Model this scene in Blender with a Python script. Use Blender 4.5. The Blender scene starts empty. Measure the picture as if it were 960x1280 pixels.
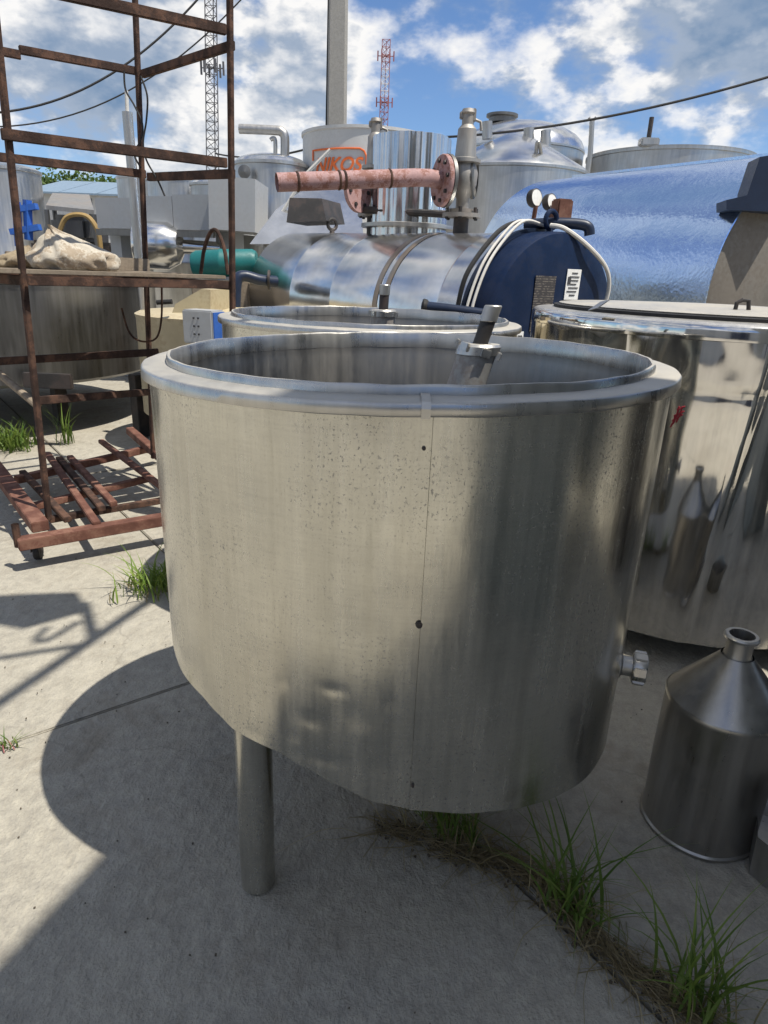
import bpy, bmesh, math, random
from mathutils import Vector, Matrix, noise
random.seed(7)
rad = math.radians
sc = bpy.context.scene
COL = sc.collection

# ------------------------------------------------------------------ camera
F_PX, PITCH, ROLL, CH = 833.0, rad(19.8), rad(2.2), 1.6
_fw = Vector((0, math.cos(PITCH), -math.sin(PITCH)))
_r0 = Vector((1, 0, 0)); _u0 = _r0.cross(_fw)
_rt = _r0 * math.cos(ROLL) + _u0 * math.sin(ROLL)
_up = -_r0 * math.sin(ROLL) + _u0 * math.cos(ROLL)
cam_data = bpy.data.cameras.new('camera')
cam = bpy.data.objects.new('camera', cam_data); COL.objects.link(cam)
cam_data.sensor_fit = 'VERTICAL'; cam_data.sensor_height = 36.0; cam_data.sensor_width = 27.0
cam_data.lens = F_PX / 1280 * 36.0
cam_data.clip_start = 0.02; cam_data.clip_end = 3000
cam.matrix_world = Matrix(((_rt.x, _up.x, -_fw.x, 0), (_rt.y, _up.y, -_fw.y, 0), (_rt.z, _up.z, -_fw.z, CH), (0, 0, 0, 1)))
sc.camera = cam

def _ray(x, y):
    return _fw + _rt * ((x - 480) / F_PX) - _up * ((y - 640) / F_PX)
def G(x, y, z=0.0):               # survey point on a level plane
    d = _ray(x, y); t = (z - CH) / d.z
    return Vector((d.x * t, d.y * t, z))
def AT(x, y, Y):                  # survey point at a distance Y ahead
    d = _ray(x, y); t = Y / d.y
    return Vector((d.x * t, Y, CH + d.z * t))

# ------------------------------------------------------------------ light
SUN = Vector((0.57, -0.30, 1.39)).normalized()
sun_el = math.asin(SUN.z); sun_az = math.atan2(SUN.x, SUN.y)
sc.view_settings.view_transform = 'Standard'; sc.view_settings.look = 'None'
sc.view_settings.exposure = 0.35; sc.view_settings.gamma = 1.0
sc.view_settings.use_curve_mapping = False
sd = bpy.data.lights.new('sun', 'SUN'); sd.energy = 5.0; sd.angle = rad(0.5); sd.color = (1.0, 0.94, 0.83)
so = bpy.data.objects.new('sun', sd); COL.objects.link(so)
so.rotation_euler = (-SUN).to_track_quat('-Z', 'Y').to_euler(); so.location = (6, -3, 14)

# ------------------------------------------------------------------ node helpers
class NT:
    def __init__(s, tree): s.t = tree; s.n = tree.nodes; s.l = tree.links
    def new(s, kind, **kw):
        n = s.n.new(kind)
        for k, v in kw.items(): setattr(n, k, v)
        return n
    def put(s, sock, v):
        if isinstance(v, bpy.types.NodeSocket): s.l.new(v, sock)
        elif v is not None:
            if isinstance(v, (tuple, list)) and sock.type == 'RGBA' and len(v) == 3: v = (*v, 1)
            sock.default_value = v
    def math(s, op, a, b=None, c=None, clamp=False):
        n = s.new('ShaderNodeMath', operation=op, use_clamp=clamp)
        for i, v in enumerate((a, b, c)): s.put(n.inputs[i], v)
        return n.outputs[0]
    def vmath(s, op, a, b=None):
        n = s.new('ShaderNodeVectorMath', operation=op)
        s.put(n.inputs[0], a); s.put(n.inputs[1], b)
        return n.outputs[0]
    def noise(s, vec, scale, detail=4, rough=.55, dist=0.0):
        n = s.new('ShaderNodeTexNoise'); s.put(n.inputs['Vector'], vec)
        n.inputs['Scale'].default_value = scale; n.inputs['Detail'].default_value = detail
        n.inputs['Roughness'].default_value = rough; n.inputs['Distortion'].default_value = dist
        return n.outputs[0]
    def voro(s, vec, scale, feature='F1'):
        n = s.new('ShaderNodeTexVoronoi', feature=feature); s.put(n.inputs['Vector'], vec)
        n.inputs['Scale'].default_value = scale
        return n.outputs['Distance']
    def rng(s, v, a, b, c=0.0, d=1.0, smooth=False):
        n = s.new('ShaderNodeMapRange'); n.clamp = True
        if smooth: n.interpolation_type = 'SMOOTHSTEP'
        s.put(n.inputs[0], v)
        for i, x in enumerate((a, b, c, d)): s.put(n.inputs[i + 1], x)
        return n.outputs[0]
    def mix(s, f, a, b, mode='MIX'):
        n = s.new('ShaderNodeMix', data_type='RGBA', blend_type=mode)
        s.put(n.inputs[0], f); s.put(n.inputs[6], a); s.put(n.inputs[7], b)
        return n.outputs[2]
    def obj(s, scale=None):
        c = s.new('ShaderNodeTexCoord').outputs['Object']
        if scale:
            m = s.new('ShaderNodeMapping'); s.put(m.inputs['Vector'], c); m.inputs['Scale'].default_value = scale
            c = m.outputs[0]
        return c
    def bump(s, h, strength, dist, normal=None):
        n = s.new('ShaderNodeBump'); s.put(n.inputs['Height'], h)
        n.inputs['Strength'].default_value = strength; n.inputs['Distance'].default_value = dist
        if normal is not None: s.put(n.inputs['Normal'], normal)
        return n.outputs[0]

MATS = {}
def newmat(name):
    m = bpy.data.materials.new(name); m.use_nodes = True
    nt = NT(m.node_tree); b = m.node_tree.nodes['Principled BSDF']
    MATS[name] = m
    return m, nt, b

# ------------------------------------------------------------------ sky with cumulus
w = bpy.data.worlds.new('World'); sc.world = w; w.use_nodes = True
nt = NT(w.node_tree)
for n in list(nt.n): nt.n.remove(n)
sky = nt.new('ShaderNodeTexSky', sky_type='NISHITA', sun_disc=False)
sky.sun_elevation = sun_el; sky.sun_rotation = sun_az; sky.altitude = 100; sky.air_density = 1.0; sky.dust_density = .15; sky.ozone_density = 3.0
dvec = nt.new('ShaderNodeTexCoord').outputs['Generated']
def skyvec(off):
    m = nt.new('ShaderNodeMapping'); nt.put(m.inputs['Vector'], dvec)
    m.inputs['Scale'].default_value = (1, 1, 1.75); m.inputs['Location'].default_value = off
    return m.outputs[0]
CO = Vector((16.29, 1.92, 18.49))
def cl(off):
    p_ = skyvec(tuple(CO + Vector(off)))
    a_ = nt.noise(p_, 2.6, 2, .5)
    b_ = nt.math('SUBTRACT', 1.0, nt.math('ABSOLUTE', nt.math('SUBTRACT', nt.math('MULTIPLY', nt.noise(p_, 5.5, 5, .55), 2.0), 1.0)))   # billows
    f_ = nt.noise(p_, 16, 6, .6)
    return nt.math('ADD', nt.math('MULTIPLY', a_, .60), nt.math('ADD', nt.math('MULTIPLY', b_, .22), nt.math('MULTIPLY', f_, .18)))
n1 = cl((0, 0, 0)); n2 = cl((.025, -.01, .05))
big = nt.noise(skyvec((7.3, .4, 2.2)), 1.3, 2, .5)
dens = nt.math('ADD', n1, nt.rng(big, .35, .65, -.03, .06))
cover = nt.rng(dens, .535, .640, 0, 1, True)
lit = nt.rng(nt.math('SUBTRACT', n1, n2), -.05, .045, 0, 1, True)
core = nt.rng(dens, .615, .72, 0, 1, True)
lit2 = nt.math('MULTIPLY', nt.math('ADD', nt.math('MULTIPLY', lit, .75), .25), nt.math('SUBTRACT', 1.0, nt.math('MULTIPLY', core, .82)))
ccol = nt.mix(nt.rng(lit2, .04, .80), (.15, .265, .44), (1.08, 1.06, 1.03))
bg1 = nt.new('ShaderNodeBackground'); nt.put(bg1.inputs[0], nt.mix(1.0, sky.outputs[0], (.86, 1.0, 1.20), 'MULTIPLY')); bg1.inputs[1].default_value = .085
bg2 = nt.new('ShaderNodeBackground'); nt.put(bg2.inputs[0], ccol); bg2.inputs[1].default_value = .74
ms = nt.new('ShaderNodeMixShader'); nt.put(ms.inputs[0], nt.math('MULTIPLY', cover, .95))
nt.l.new(bg1.outputs[0], ms.inputs[1]); nt.l.new(bg2.outputs[0], ms.inputs[2])
wo = nt.new('ShaderNodeOutputWorld'); nt.l.new(ms.outputs[0], wo.inputs[0])

# ------------------------------------------------------------------ materials
def steel(name, col=(.55, .54, .52), rough=.3, rvar=.12, dirt=.25, dirtcol=(.20, .16, .11), streak=(26, 26, 1.6), bump=.15, bdist=.002, specks=0.0, wavy=0.0, dust=0.0):
    m, nt, b = newmat(name)
    st = nt.noise(nt.obj(streak), 1.0, 6, .6)
    bl = nt.noise(nt.obj(), 3.2, 6, .6)
    fine = nt.noise(nt.obj((1, 1, .35)), 70, 3, .6)
    c = nt.mix(nt.rng(st, .35, .7), tuple(x * .82 for x in col), tuple(min(1, x * 1.12) for x in col))
    d = nt.math('MULTIPLY', nt.rng(nt.math('ADD', bl, nt.math('MULTIPLY', st, .5)), .62, .98), dirt)
    c = nt.mix(d, c, dirtcol)
    r = nt.math('ADD', rough - rvar / 2, nt.math('MULTIPLY', nt.math('ADD', st, fine), rvar / 1.0), clamp=True)
    r = nt.math('ADD', nt.math('SUBTRACT', r, rvar / 2), nt.math('MULTIPLY', d, .3), clamp=True)
    metal = nt.math('SUBTRACT', 1.0, nt.math('MULTIPLY', d, .7))
    if specks:
        sp = nt.noise(nt.obj((1, 1, .75)), 210, 3, .6)
        where = nt.rng(nt.noise(nt.obj(), 2.6, 4, .6), .42, .60, .08, 1)
        k = nt.math('MULTIPLY', nt.rng(sp, .585, .66), nt.math('MULTIPLY', where, specks))
        c = nt.mix(k, c, (.06, .05, .04)); metal = nt.math('MULTIPLY', metal, nt.math('SUBTRACT', 1.0, k))
        gr = nt.math('ADD', nt.noise(nt.obj((6, 6, 90)), 2.2, 3, .6), nt.noise(nt.obj((120, 120, 5)), 1.6, 3, .6))
        c = nt.mix(nt.math('MULTIPLY', nt.rng(gr, .9, 1.2), .22), c, tuple(x * .55 for x in col))
        # spilled dark runs
        run = nt.rng(nt.noise(nt.obj((9, 9, .7)), 1.0, 5, .6), .60, .76)
        c = nt.mix(nt.math('MULTIPLY', run, .10), c, (.22, .20, .16))
    if dust:
        geo = nt.new('ShaderNodeNewGeometry'); sep = nt.new('ShaderNodeSeparateXYZ'); nt.put(sep.inputs[0], geo.outputs['Normal'])
        du = nt.math('MULTIPLY', nt.rng(sep.outputs[2], .5, .95), nt.math('MULTIPLY', nt.rng(bl, .3, .6, .6, 1), dust))
        c = nt.mix(du, c, (.42, .39, .33)); metal = nt.math('MULTIPLY', metal, nt.math('SUBTRACT', 1.0, nt.math('MULTIPLY', du, .8)))
        r = nt.math('ADD', r, nt.math('MULTIPLY', du, .4), clamp=True)
    nt.put(b.inputs['Base Color'], c); nt.put(b.inputs['Roughness'], r); nt.put(b.inputs['Metallic'], metal)
    nrm = nt.bump(nt.math('ADD', nt.math('MULTIPLY', st, .6), nt.math('MULTIPLY', fine, .4)), bump, bdist)
    if wavy:
        nrm = nt.bump(nt.noise(nt.obj((1, 1, .6)), 4.5, 2, .5), wavy, .05, nrm)
    nt.put(b.inputs['Normal'], nrm)
    return m

def paint(name, col, rough=.5, var=.25, wear=0.0, wearcol=(.16, .075, .04), metallic=0.0, scale=6, bump=.1, spec=.4, grain=.35):
    m, nt, b = newmat(name)
    a = nt.noise(nt.obj(), scale, 6, .6); f = nt.noise(nt.obj(), scale * 9, 4, .6)
    c = nt.mix(nt.rng(a, .3, .7), tuple(x * (1 - var) for x in col), tuple(min(1, x * (1 + var * .7)) for x in col))
    c = nt.mix(nt.math('MULTIPLY', nt.rng(f, .45, .75), grain), c, tuple(x * .6 for x in col))
    if wear:
        k = nt.math('MULTIPLY', nt.rng(nt.math('ADD', a, nt.math('MULTIPLY', f, .4)), .68, .78), wear)
        c = nt.mix(k, c, wearcol)
    nt.put(b.inputs['Base Color'], c); b.inputs['Metallic'].default_value = metallic
    nt.put(b.inputs['Roughness'], nt.rng(f, .3, .7, rough * .85, min(1, rough * 1.2)))
    b.inputs['Specular IOR Level'].default_value = spec
    nt.put(b.inputs['Normal'], nt.bump(nt.math('ADD', a, f), bump, .004))
    return m

def concrete(name, col=(.40, .37, .315), tint=(.30, .285, .26)):
    m, nt, b = newmat(name)
    geo = nt.new('ShaderNodeNewGeometry').outputs['Position']
    a = nt.noise(geo, 1.1, 7, .62); f = nt.noise(geo, 24, 6, .65); g = nt.noise(geo, 150, 3, .6)
    mp = nt.new('ShaderNodeMapping'); nt.put(mp.inputs['Vector'], geo)
    mp.inputs['Rotation'].default_value = (0, 0, rad(-40)); mp.inputs['Scale'].default_value = (1.7, 1.0, 1)
    br = nt.noise(mp.outputs[0], 26, 4, .6, .1)
    c = nt.mix(nt.rng(a, .32, .68), tint, col)
    c = nt.mix(nt.rng(f, .35, .7), c, tuple(min(1, x * 1.16) for x in col))
    c = nt.mix(nt.math('MULTIPLY', nt.rng(g, .45, .7), .35), c, tuple(x * .66 for x in tint))
    # bits of grit and dark spots
    sp = nt.rng(nt.voro(geo, 9.0), .02, .035, 1, 0)
    spm = nt.math('MULTIPLY', sp, nt.rng(nt.noise(geo, 5, 2), .5, .55))
    c = nt.mix(nt.math('MULTIPLY', spm, .8), c, (.06, .055, .05))
    stain = nt.rng(nt.noise(geo, .55, 5, .6, .4), .52, .70)
    c = nt.mix(nt.math('MULTIPLY', stain, .35), c, (.26, .22, .17))
    wv_ = nt.new('ShaderNodeTexNoise'); nt.put(wv_.inputs['Vector'], geo); wv_.inputs['Scale'].default_value = 3; wv_.inputs['Detail'].default_value = 5
    scv = nt.new('ShaderNodeVectorMath', operation='SCALE'); nt.put(scv.inputs[0], wv_.outputs['Color']); scv.inputs['Scale'].default_value = .35
    ck = nt.rng(nt.voro(nt.vmath('ADD', geo, scv.outputs[0]), .8, 'DISTANCE_TO_EDGE'), .0, .006, 1, 0)
    ck = nt.math('MULTIPLY', ck, nt.rng(nt.noise(geo, 1.3, 3), .48, .56))
    c = nt.mix(nt.math('MULTIPLY', ck, .3), c, (.10, .09, .075))
    blot = nt.rng(nt.noise(geo, 1.7, 8, .72, .5), .53, .66)
    c = nt.mix(nt.math('MULTIPLY', blot, .58), c, (.24, .205, .155))
    pale = nt.rng(nt.noise(geo, 2.3, 6, .7, .4), .54, .68)
    c = nt.mix(nt.math('MULTIPLY', pale, .55), c, (.45, .425, .37))
    oi = nt.new('ShaderNodeObjectInfo').outputs['Random']
    c = nt.mix(nt.rng(oi, 0, 1, 0, .28), c, (.22, .205, .175))
    rip = nt.noise(mp.outputs[0], 10, 6, .7, .15)
    c = nt.mix(nt.math('MULTIPLY', nt.rng(rip, .50, .68), .25), c, (.44, .415, .355))
    c = nt.mix(nt.math('MULTIPLY', nt.rng(rip, .48, .32), .35), c, (.22, .20, .17))
    nt.put(b.inputs['Base Color'], c)
    b.inputs['Roughness'].default_value = .9; b.inputs['Specular IOR Level'].default_value = .25
    h = nt.math('ADD', nt.math('ADD', nt.math('MULTIPLY', br, .6), nt.math('MULTIPLY', rip, .8)), nt.math('ADD', nt.math('MULTIPLY', f, .6), nt.math('MULTIPLY', g, .35)))
    nt.put(b.inputs['Normal'], nt.bump(h, .8, .014))
    return m

steel('vat_steel', (.632, .622, .562), .21, .13, .25, (.24, .20, .14), bump=.22, specks=.85, wavy=.07)
steel('vat_rim', (.52, .515, .50), .27, .15, .3, (.25, .22, .17), bump=.25, dust=.75)
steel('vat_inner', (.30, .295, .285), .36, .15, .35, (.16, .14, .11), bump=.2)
steel('dull_steel', (.46, .455, .44), .38, .15, .3, bump=.15, dust=.2)
steel('dark_steel', (.20, .20, .195), .45, .15, .3, (.08, .07, .06))
steel('mirror_steel', (.76, .745, .715),   .06, .06, .14, (.30, .26, .20), bump=.02, bdist=.001, wavy=.06, dust=.6)
steel('polished_steel', (.66, .66, .66), .16, .08, .12, bump=.05, wavy=.06, dust=.2)
steel('boiler_steel', (.74, .735, .72), .20, .03, .05, (.30, .22, .14), streak=(3, 3, 3), bump=.02, wavy=.05, dust=.04)
steel('can_steel', (.40, .39, .37), .30, .12, .3, (.14, .11, .08), bump=.12)
steel('heat_tint_steel', (.42, .34, .26), .35, .1, .5, (.16, .10, .06))
steel('tank_steel', (.50, .505, .50), .33, .12, .35, (.24, .22, .19), bump=.1, dust=.25)
steel('clean_steel', (.27, .272, .275), .30, .10, .12, (.2, .18, .15), bump=.06, wavy=.05)
steel('cast_grey', (.40, .39, .37), .55, .1, .5, (.16, .11, .08))
paint('bare_grey', (.36, .355, .34), .7, .2, .25)
paint('end_shade_grey', (.17, .155, .135), .7, .25, .35, (.11, .09, .07), scale=3, grain=.2)  # shade on the foil tank end put into a darker grey
paint('panel_grey', (.37, .385, .40), .5, .10, .12, (.25, .2, .16), scale=2.5, grain=.06, bump=.02)
paint('panel_white', (.50, .50, .49), .5, .1, .15, (.3, .25, .2), scale=2.5, grain=.06, bump=.02)
paint('cream_paint', (.46, .40, .27), .5, .15, .3, (.22, .15, .08), scale=3, grain=.1, bump=.03)
paint('rust', (.060, .037, .030), .85, .5, .45, (.16, .085, .055), scale=10, bump=.5, spec=.2)
paint('red_oxide', (.15, .068, .050), .8, .4, .45, (.24, .14, .10), scale=9, bump=.35, spec=.25)
paint('pink_primer', (.40, .25, .245), .75, .25, .85, (.20, .085, .06), scale=14, bump=.25)
paint('blue_paint', (.0035, .014, .048), .45, .2, .10, (.06, .055, .05), spec=.2)
paint('dark_green', (.22, .235, .225), .6, .15, .1, (.10, .09, .08))
paint('bright_blue', (.03, .12, .45), .5, .2)
paint('navy_pipe', (.012, .022, .05), .4, .2)
paint('black_rubber', (.018, .018, .019), .65, .3)
paint('black_metal', (.03, .028, .028), .55, .3, .3, (.09, .06, .05))
paint('teal_plastic', (.008, .13, .135), .5, .15)
paint('white_cable', (.62, .60, .56), .6, .1)
paint('white_label', (.78, .78, .76), .6, .04)
paint('print_dark', (.05, .05, .055), .6, .2)
paint('orange_paint', (.70, .15, .035), .6, .12)
paint('red_paint', (.30, .018, .03), .55, .2)
paint('mast_red', (.28, .10, .10), .6, .1)  # muted red, distance haze mixed into the colour
paint('mast_white', (.60, .58, .58), .6, .1)
paint('mast_dark', (.10, .10, .11), .6, .2)
paint('wood_grey', (.27, .225, .175), .9, .3, .4, (.13, .10, .07), scale=5, bump=.5, spec=.15)
paint('sack_cloth', (.48, .44, .37), .9, .25, .75, (.26, .20, .14), scale=9, bump=.4, spec=.15)
paint('sack_dark', (.30, .245, .17), .9, .25, .5, (.14, .11, .08), scale=9, bump=.4, spec=.15)
paint('pole_concrete', (.30, .29, .27), .9, .15, .2, (.2, .19, .17), scale=4, bump=.3)
paint('roof_blue', (.17, .235, .31), .6, .12, grain=.05)
paint('brass_hose', (.34, .23, .09), .55, .2)
paint('bark', (.10, .075, .05), .95, .3)
paint('soil', (.10, .082, .06), .95, .35, bump=.6)
concrete('concrete', (.385, .36, .30), (.27, .255, .225)); concrete('yard', (.36, .34, .295), (.26, .245, .22))

def leafmat(name, c1, c2):
    m, nt, b = newmat(name)
    geo = nt.new('ShaderNodeNewGeometry')
    c = nt.mix(geo.outputs['Random Per Island'], c1, c2)
    nt.put(b.inputs['Base Color'], c); b.inputs['Roughness'].default_value = .55
    b.inputs['Specular IOR Level'].default_value = .3
    tr = nt.new('ShaderNodeBsdfTranslucent'); nt.put(tr.inputs[0], nt.mix(.5, c, (.25, .35, .04)))
    mx = nt.new('ShaderNodeMixShader'); mx.inputs[0].default_value = .3
    out = m.node_tree.nodes['Material Output']
    nt.l.new(b.outputs[0], mx.inputs[1]); nt.l.new(tr.outputs[0], mx.inputs[2]); nt.l.new(mx.outputs[0], out.inputs[0])
leafmat('grass', (.06, .12, .02), (.17, .23, .055))
leafmat('grass_light', (.11, .19, .03), (.22, .29, .06))
leafmat('straw', (.16, .12, .065), (.36, .29, .17))
leafmat('tree_leaf', (.03, .065, .014), (.09, .14, .035))
# bubble foil on the insulated tank: small quilted cells over bright foil
m, nt, b = newmat('bubble_foil')
o = nt.obj()
vv = nt.voro(o, 34, 'SMOOTH_F1'); ww = nt.noise(nt.obj(), 3.0, 4, .6)
nt.put(b.inputs['Base Color'], nt.mix(ww, (.38, .54, .83), (.62, .75, .93))); b.inputs['Metallic'].default_value = 1
b.inputs['Roughness'].default_value = .22
cr_ = nt.noise(nt.obj(), 9, 5, .65, .6)
nn = nt.bump(vv, .18, .010); nn = nt.bump(cr_, .10, .03, nn); nt.put(b.inputs['Normal'], nt.bump(ww, .12, .06, nn))
# corrugated print lines for the data plates
m, nt, b = newmat('data_plate')
wv = nt.new('ShaderNodeTexWave', bands_direction='Z'); nt.put(wv.inputs[0], nt.obj()); wv.inputs['Scale'].default_value = 20
nt.put(b.inputs['Base Color'], nt.mix(nt.math('MULTIPLY', nt.rng(wv.outputs[1], .5, .7), nt.rng(nt.noise(nt.obj((40, 40, 90)), 1, 2), .45, .55)), (.035, .03, .03), (.16, .14, .12)))
b.inputs['Roughness'].default_value = .5
def M(n): return MATS[n]

# ------------------------------------------------------------------ mesh helpers
class MB:
    def __init__(s): s.v = []; s.f = []
    def add(s, vs, fs):
        o = len(s.v); s.v += [Vector(v) for v in vs]; s.f += [tuple(i + o for i in f) for f in fs]; return s
    def box(s, c, size, R=None, bev=0.0):
        c = Vector(c); hx, hy, hz = (x / 2 for x in size)
        R = R or Matrix.Identity(3)
        if bev <= 0:
            vs = [c + R @ Vector((sx * hx, sy * hy, sz * hz)) for sx in (-1, 1) for sy in (-1, 1) for sz in (-1, 1)]
            return s.add(vs, [(0, 1, 3, 2), (4, 6, 7, 5), (0, 4, 5, 1), (2, 3, 7, 6), (0, 2, 6, 4), (1, 5, 7, 3)])
        bm = bmesh.new(); bmesh.ops.create_cube(bm, size=1)
        for v in bm.verts: v.co = Vector((v.co.x * size[0], v.co.y * size[1], v.co.z * size[2]))
        bmesh.ops.bevel(bm, geom=bm.edges[:], offset=bev, segments=2, affect='EDGES')
        bm.verts.index_update()
        s.add([c + R @ v.co for v in bm.verts], [tuple(v.index for v in f.verts) for f in bm.faces]); bm.free()
        return s
    def beam(s, p0, p1, w_, h_, up=(0, 0, 1), bev=0.0):
        p0 = Vector(p0); p1 = Vector(p1); d = (p1 - p0); L = d.length; d.normalize()
        up = Vector(up)
        if abs(d.dot(up)) > .95: up = Vector((0.6, 0.8, 0))
        x = up.cross(d).normalized(); z = d.cross(x)
        R = Matrix((x, d, z)).transposed()
        return s.box((p0 + p1) / 2, (w_, L, h_), R, bev)
    def tube(s, pts, r, seg=10, caps=True, closed=False):
        pts = [Vector(p) for p in pts]; n = len(pts)
        rs = r if isinstance(r, (list, tuple)) else [r] * n
        rings = []; prev = None
        for i, p in enumerate(pts):
            a = pts[i - 1] if (i > 0 or closed) else p; b_ = pts[(i + 1) % n] if (i < n - 1 or closed) else p
            t = (b_ - a).normalized()
            if prev is None:
                q = Vector((0, 0, 1)) if abs(t.z) < .9 else Vector((1, 0, 0))
                x = t.cross(q).normalized()
            else: x = (prev - t * prev.dot(t)).normalized()
            prev = x; y = t.cross(x)
            rings.append([p + (x * math.cos(2 * math.pi * k / seg) + y * math.sin(2 * math.pi * k / seg)) * rs[i] for k in range(seg)])
        vs = [v for rg in rings for v in rg]; fs = []
        for i in range(n if closed else n - 1):
            j = (i + 1) % n
            for k in range(seg):
                k2 = (k + 1) % seg
                fs.append((i * seg + k, i * seg + k2, j * seg + k2, j * seg + k))
        if caps and not closed:
            fs.append(tuple(range(seg))[::-1]); fs.append(tuple((n - 1) * seg + k for k in range(seg)))
        return s.add(vs, fs)
    def lathe(s, prof, o=(0, 0, 0), axis=(0, 0, 1), seg=64, c0=False, c1=False, fn=None):
        o = Vector(o); a = Vector(axis).normalized()
        q = Vector((0, 0, 1)) if abs(a.z) < .9 else Vector((1, 0, 0))
        x = q.cross(a).normalized() if abs(a.z) < .9 else Vector((1, 0, 0)); y = a.cross(x)
        vs = []; fs = []
        for (r, h) in prof:
            for k in range(seg):
                t = 2 * math.pi * k / seg
                rr, hh = (r, h) if fn is None else fn(r, h, t)
                vs.append(o + (x * math.cos(t) + y * math.sin(t)) * rr + a * hh)
        for i in range(len(prof) - 1):
            for k in range(seg):
                k2 = (k + 1) % seg
                fs.append((i * seg + k, i * seg + k2, (i + 1) * seg + k2, (i + 1) * seg + k))
        if c0: fs.append(tuple(range(seg))[::-1])
        if c1: fs.append(tuple((len(prof) - 1) * seg + k for k in range(seg)))
        return s.add(vs, fs)
    def quad(s, *p): return s.add(p, [tuple(range(len(p)))])
    def build(s, name, mat, parent=None, smooth=35, loc=None):
        me = bpy.data.meshes.new(name)
        off = Vector((0, 0, 0))
        if parent is not None:
            p = parent
            while p is not None: off += p.location; p = p.parent
        elif loc is not None: off = Vector(loc)
        me.from_pydata([tuple(v - off) for v in s.v], [], s.f); me.update()
        if smooth:
            me.polygons.foreach_set('use_smooth', [True] * len(me.polygons))
            me.set_sharp_from_angle(angle=rad(smooth))
        me.materials.append(M(mat) if isinstance(mat, str) else mat)
        o = bpy.data.objects.new(name, me); COL.objects.link(o)
        if parent is not None: o.parent = parent
        elif loc is not None: o.location = loc
        return o
def tag(o, label=None, cat=None, group=None, kind=None):
    if label: o['label'] = label
    if cat: o['category'] = cat
    if group: o['group'] = group
    if kind: o['kind'] = kind
    return o
def thing(name, loc, label, cat, group=None):
    o = bpy.data.objects.new(name, None); COL.objects.link(o); o.location = Vector(loc); o.empty_display_size = .1
    return tag(o, label, cat, group)
def lerp(a, b, t): return a + (b - a) * t
def V(*a): return Vector(a)
def nz(x, y, z=0, s=1.0): return noise.noise(Vector((x * s, y * s, z * s)))

def smooth(pts, n=8):
    out = []
    P_ = [pts[0]] + list(pts) + [pts[-1]]
    for i in range(1, len(P_) - 2):
        for k in range(n):
            t = k / n; a, b, c, d = P_[i - 1], P_[i], P_[i + 1], P_[i + 2]
            out.append(.5 * ((2 * b) + (c - a) * t + (2 * a - 5 * b + 4 * c - d) * t * t + (3 * b - a - 3 * c + d) * t ** 3))
    out.append(pts[-1]); return out

# ================================================================== GROUND
gm = MB(); gm.quad((-900, -900, -.03), (900, -900, -.03), (900, 900, -.03), (-900, 900, -.03))
ground = tag(gm.build('ground', 'yard', smooth=0), kind='structure')
U = Vector((.79, .613, 0)).normalized(); VV = Vector((.613, -.79, 0)).normalized()
S = 3.2
slab_me = None
bm = bmesh.new(); bmesh.ops.create_cube(bm, size=1)
for v in bm.verts: v.co = Vector((v.co.x * (S - .014), v.co.y * (S - .014), v.co.z * .12 - .06))
bmesh.ops.bevel(bm, geom=[e for e in bm.edges if all(v.co.z > -.01 for v in e.verts)], offset=.005, segments=2, affect='EDGES')
slab_me = bpy.data.meshes.new('concrete_slab'); bm.to_mesh(slab_me); bm.free(); slab_me.materials.append(M('concrete'))
ua, va = 1.197, -2.30
for i in range(-4, 5):
    for j in range(-5, 4):
        c = U * (ua + (i + .5) * S) + VV * (va + (j + .5) * S)
        if c.y < -4.5 or c.y > 14: continue
        o = bpy.data.objects.new('concrete_slab', slab_me); COL.objects.link(o); o.parent = ground
        o.location = (c.x, c.y, random.uniform(-.006, .0) - (.006 if j < 0 else 0))
        o.rotation_euler = (random.uniform(-.0015, .0015), random.uniform(-.0015, .0015), math.atan2(U.y, U.x))

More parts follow.
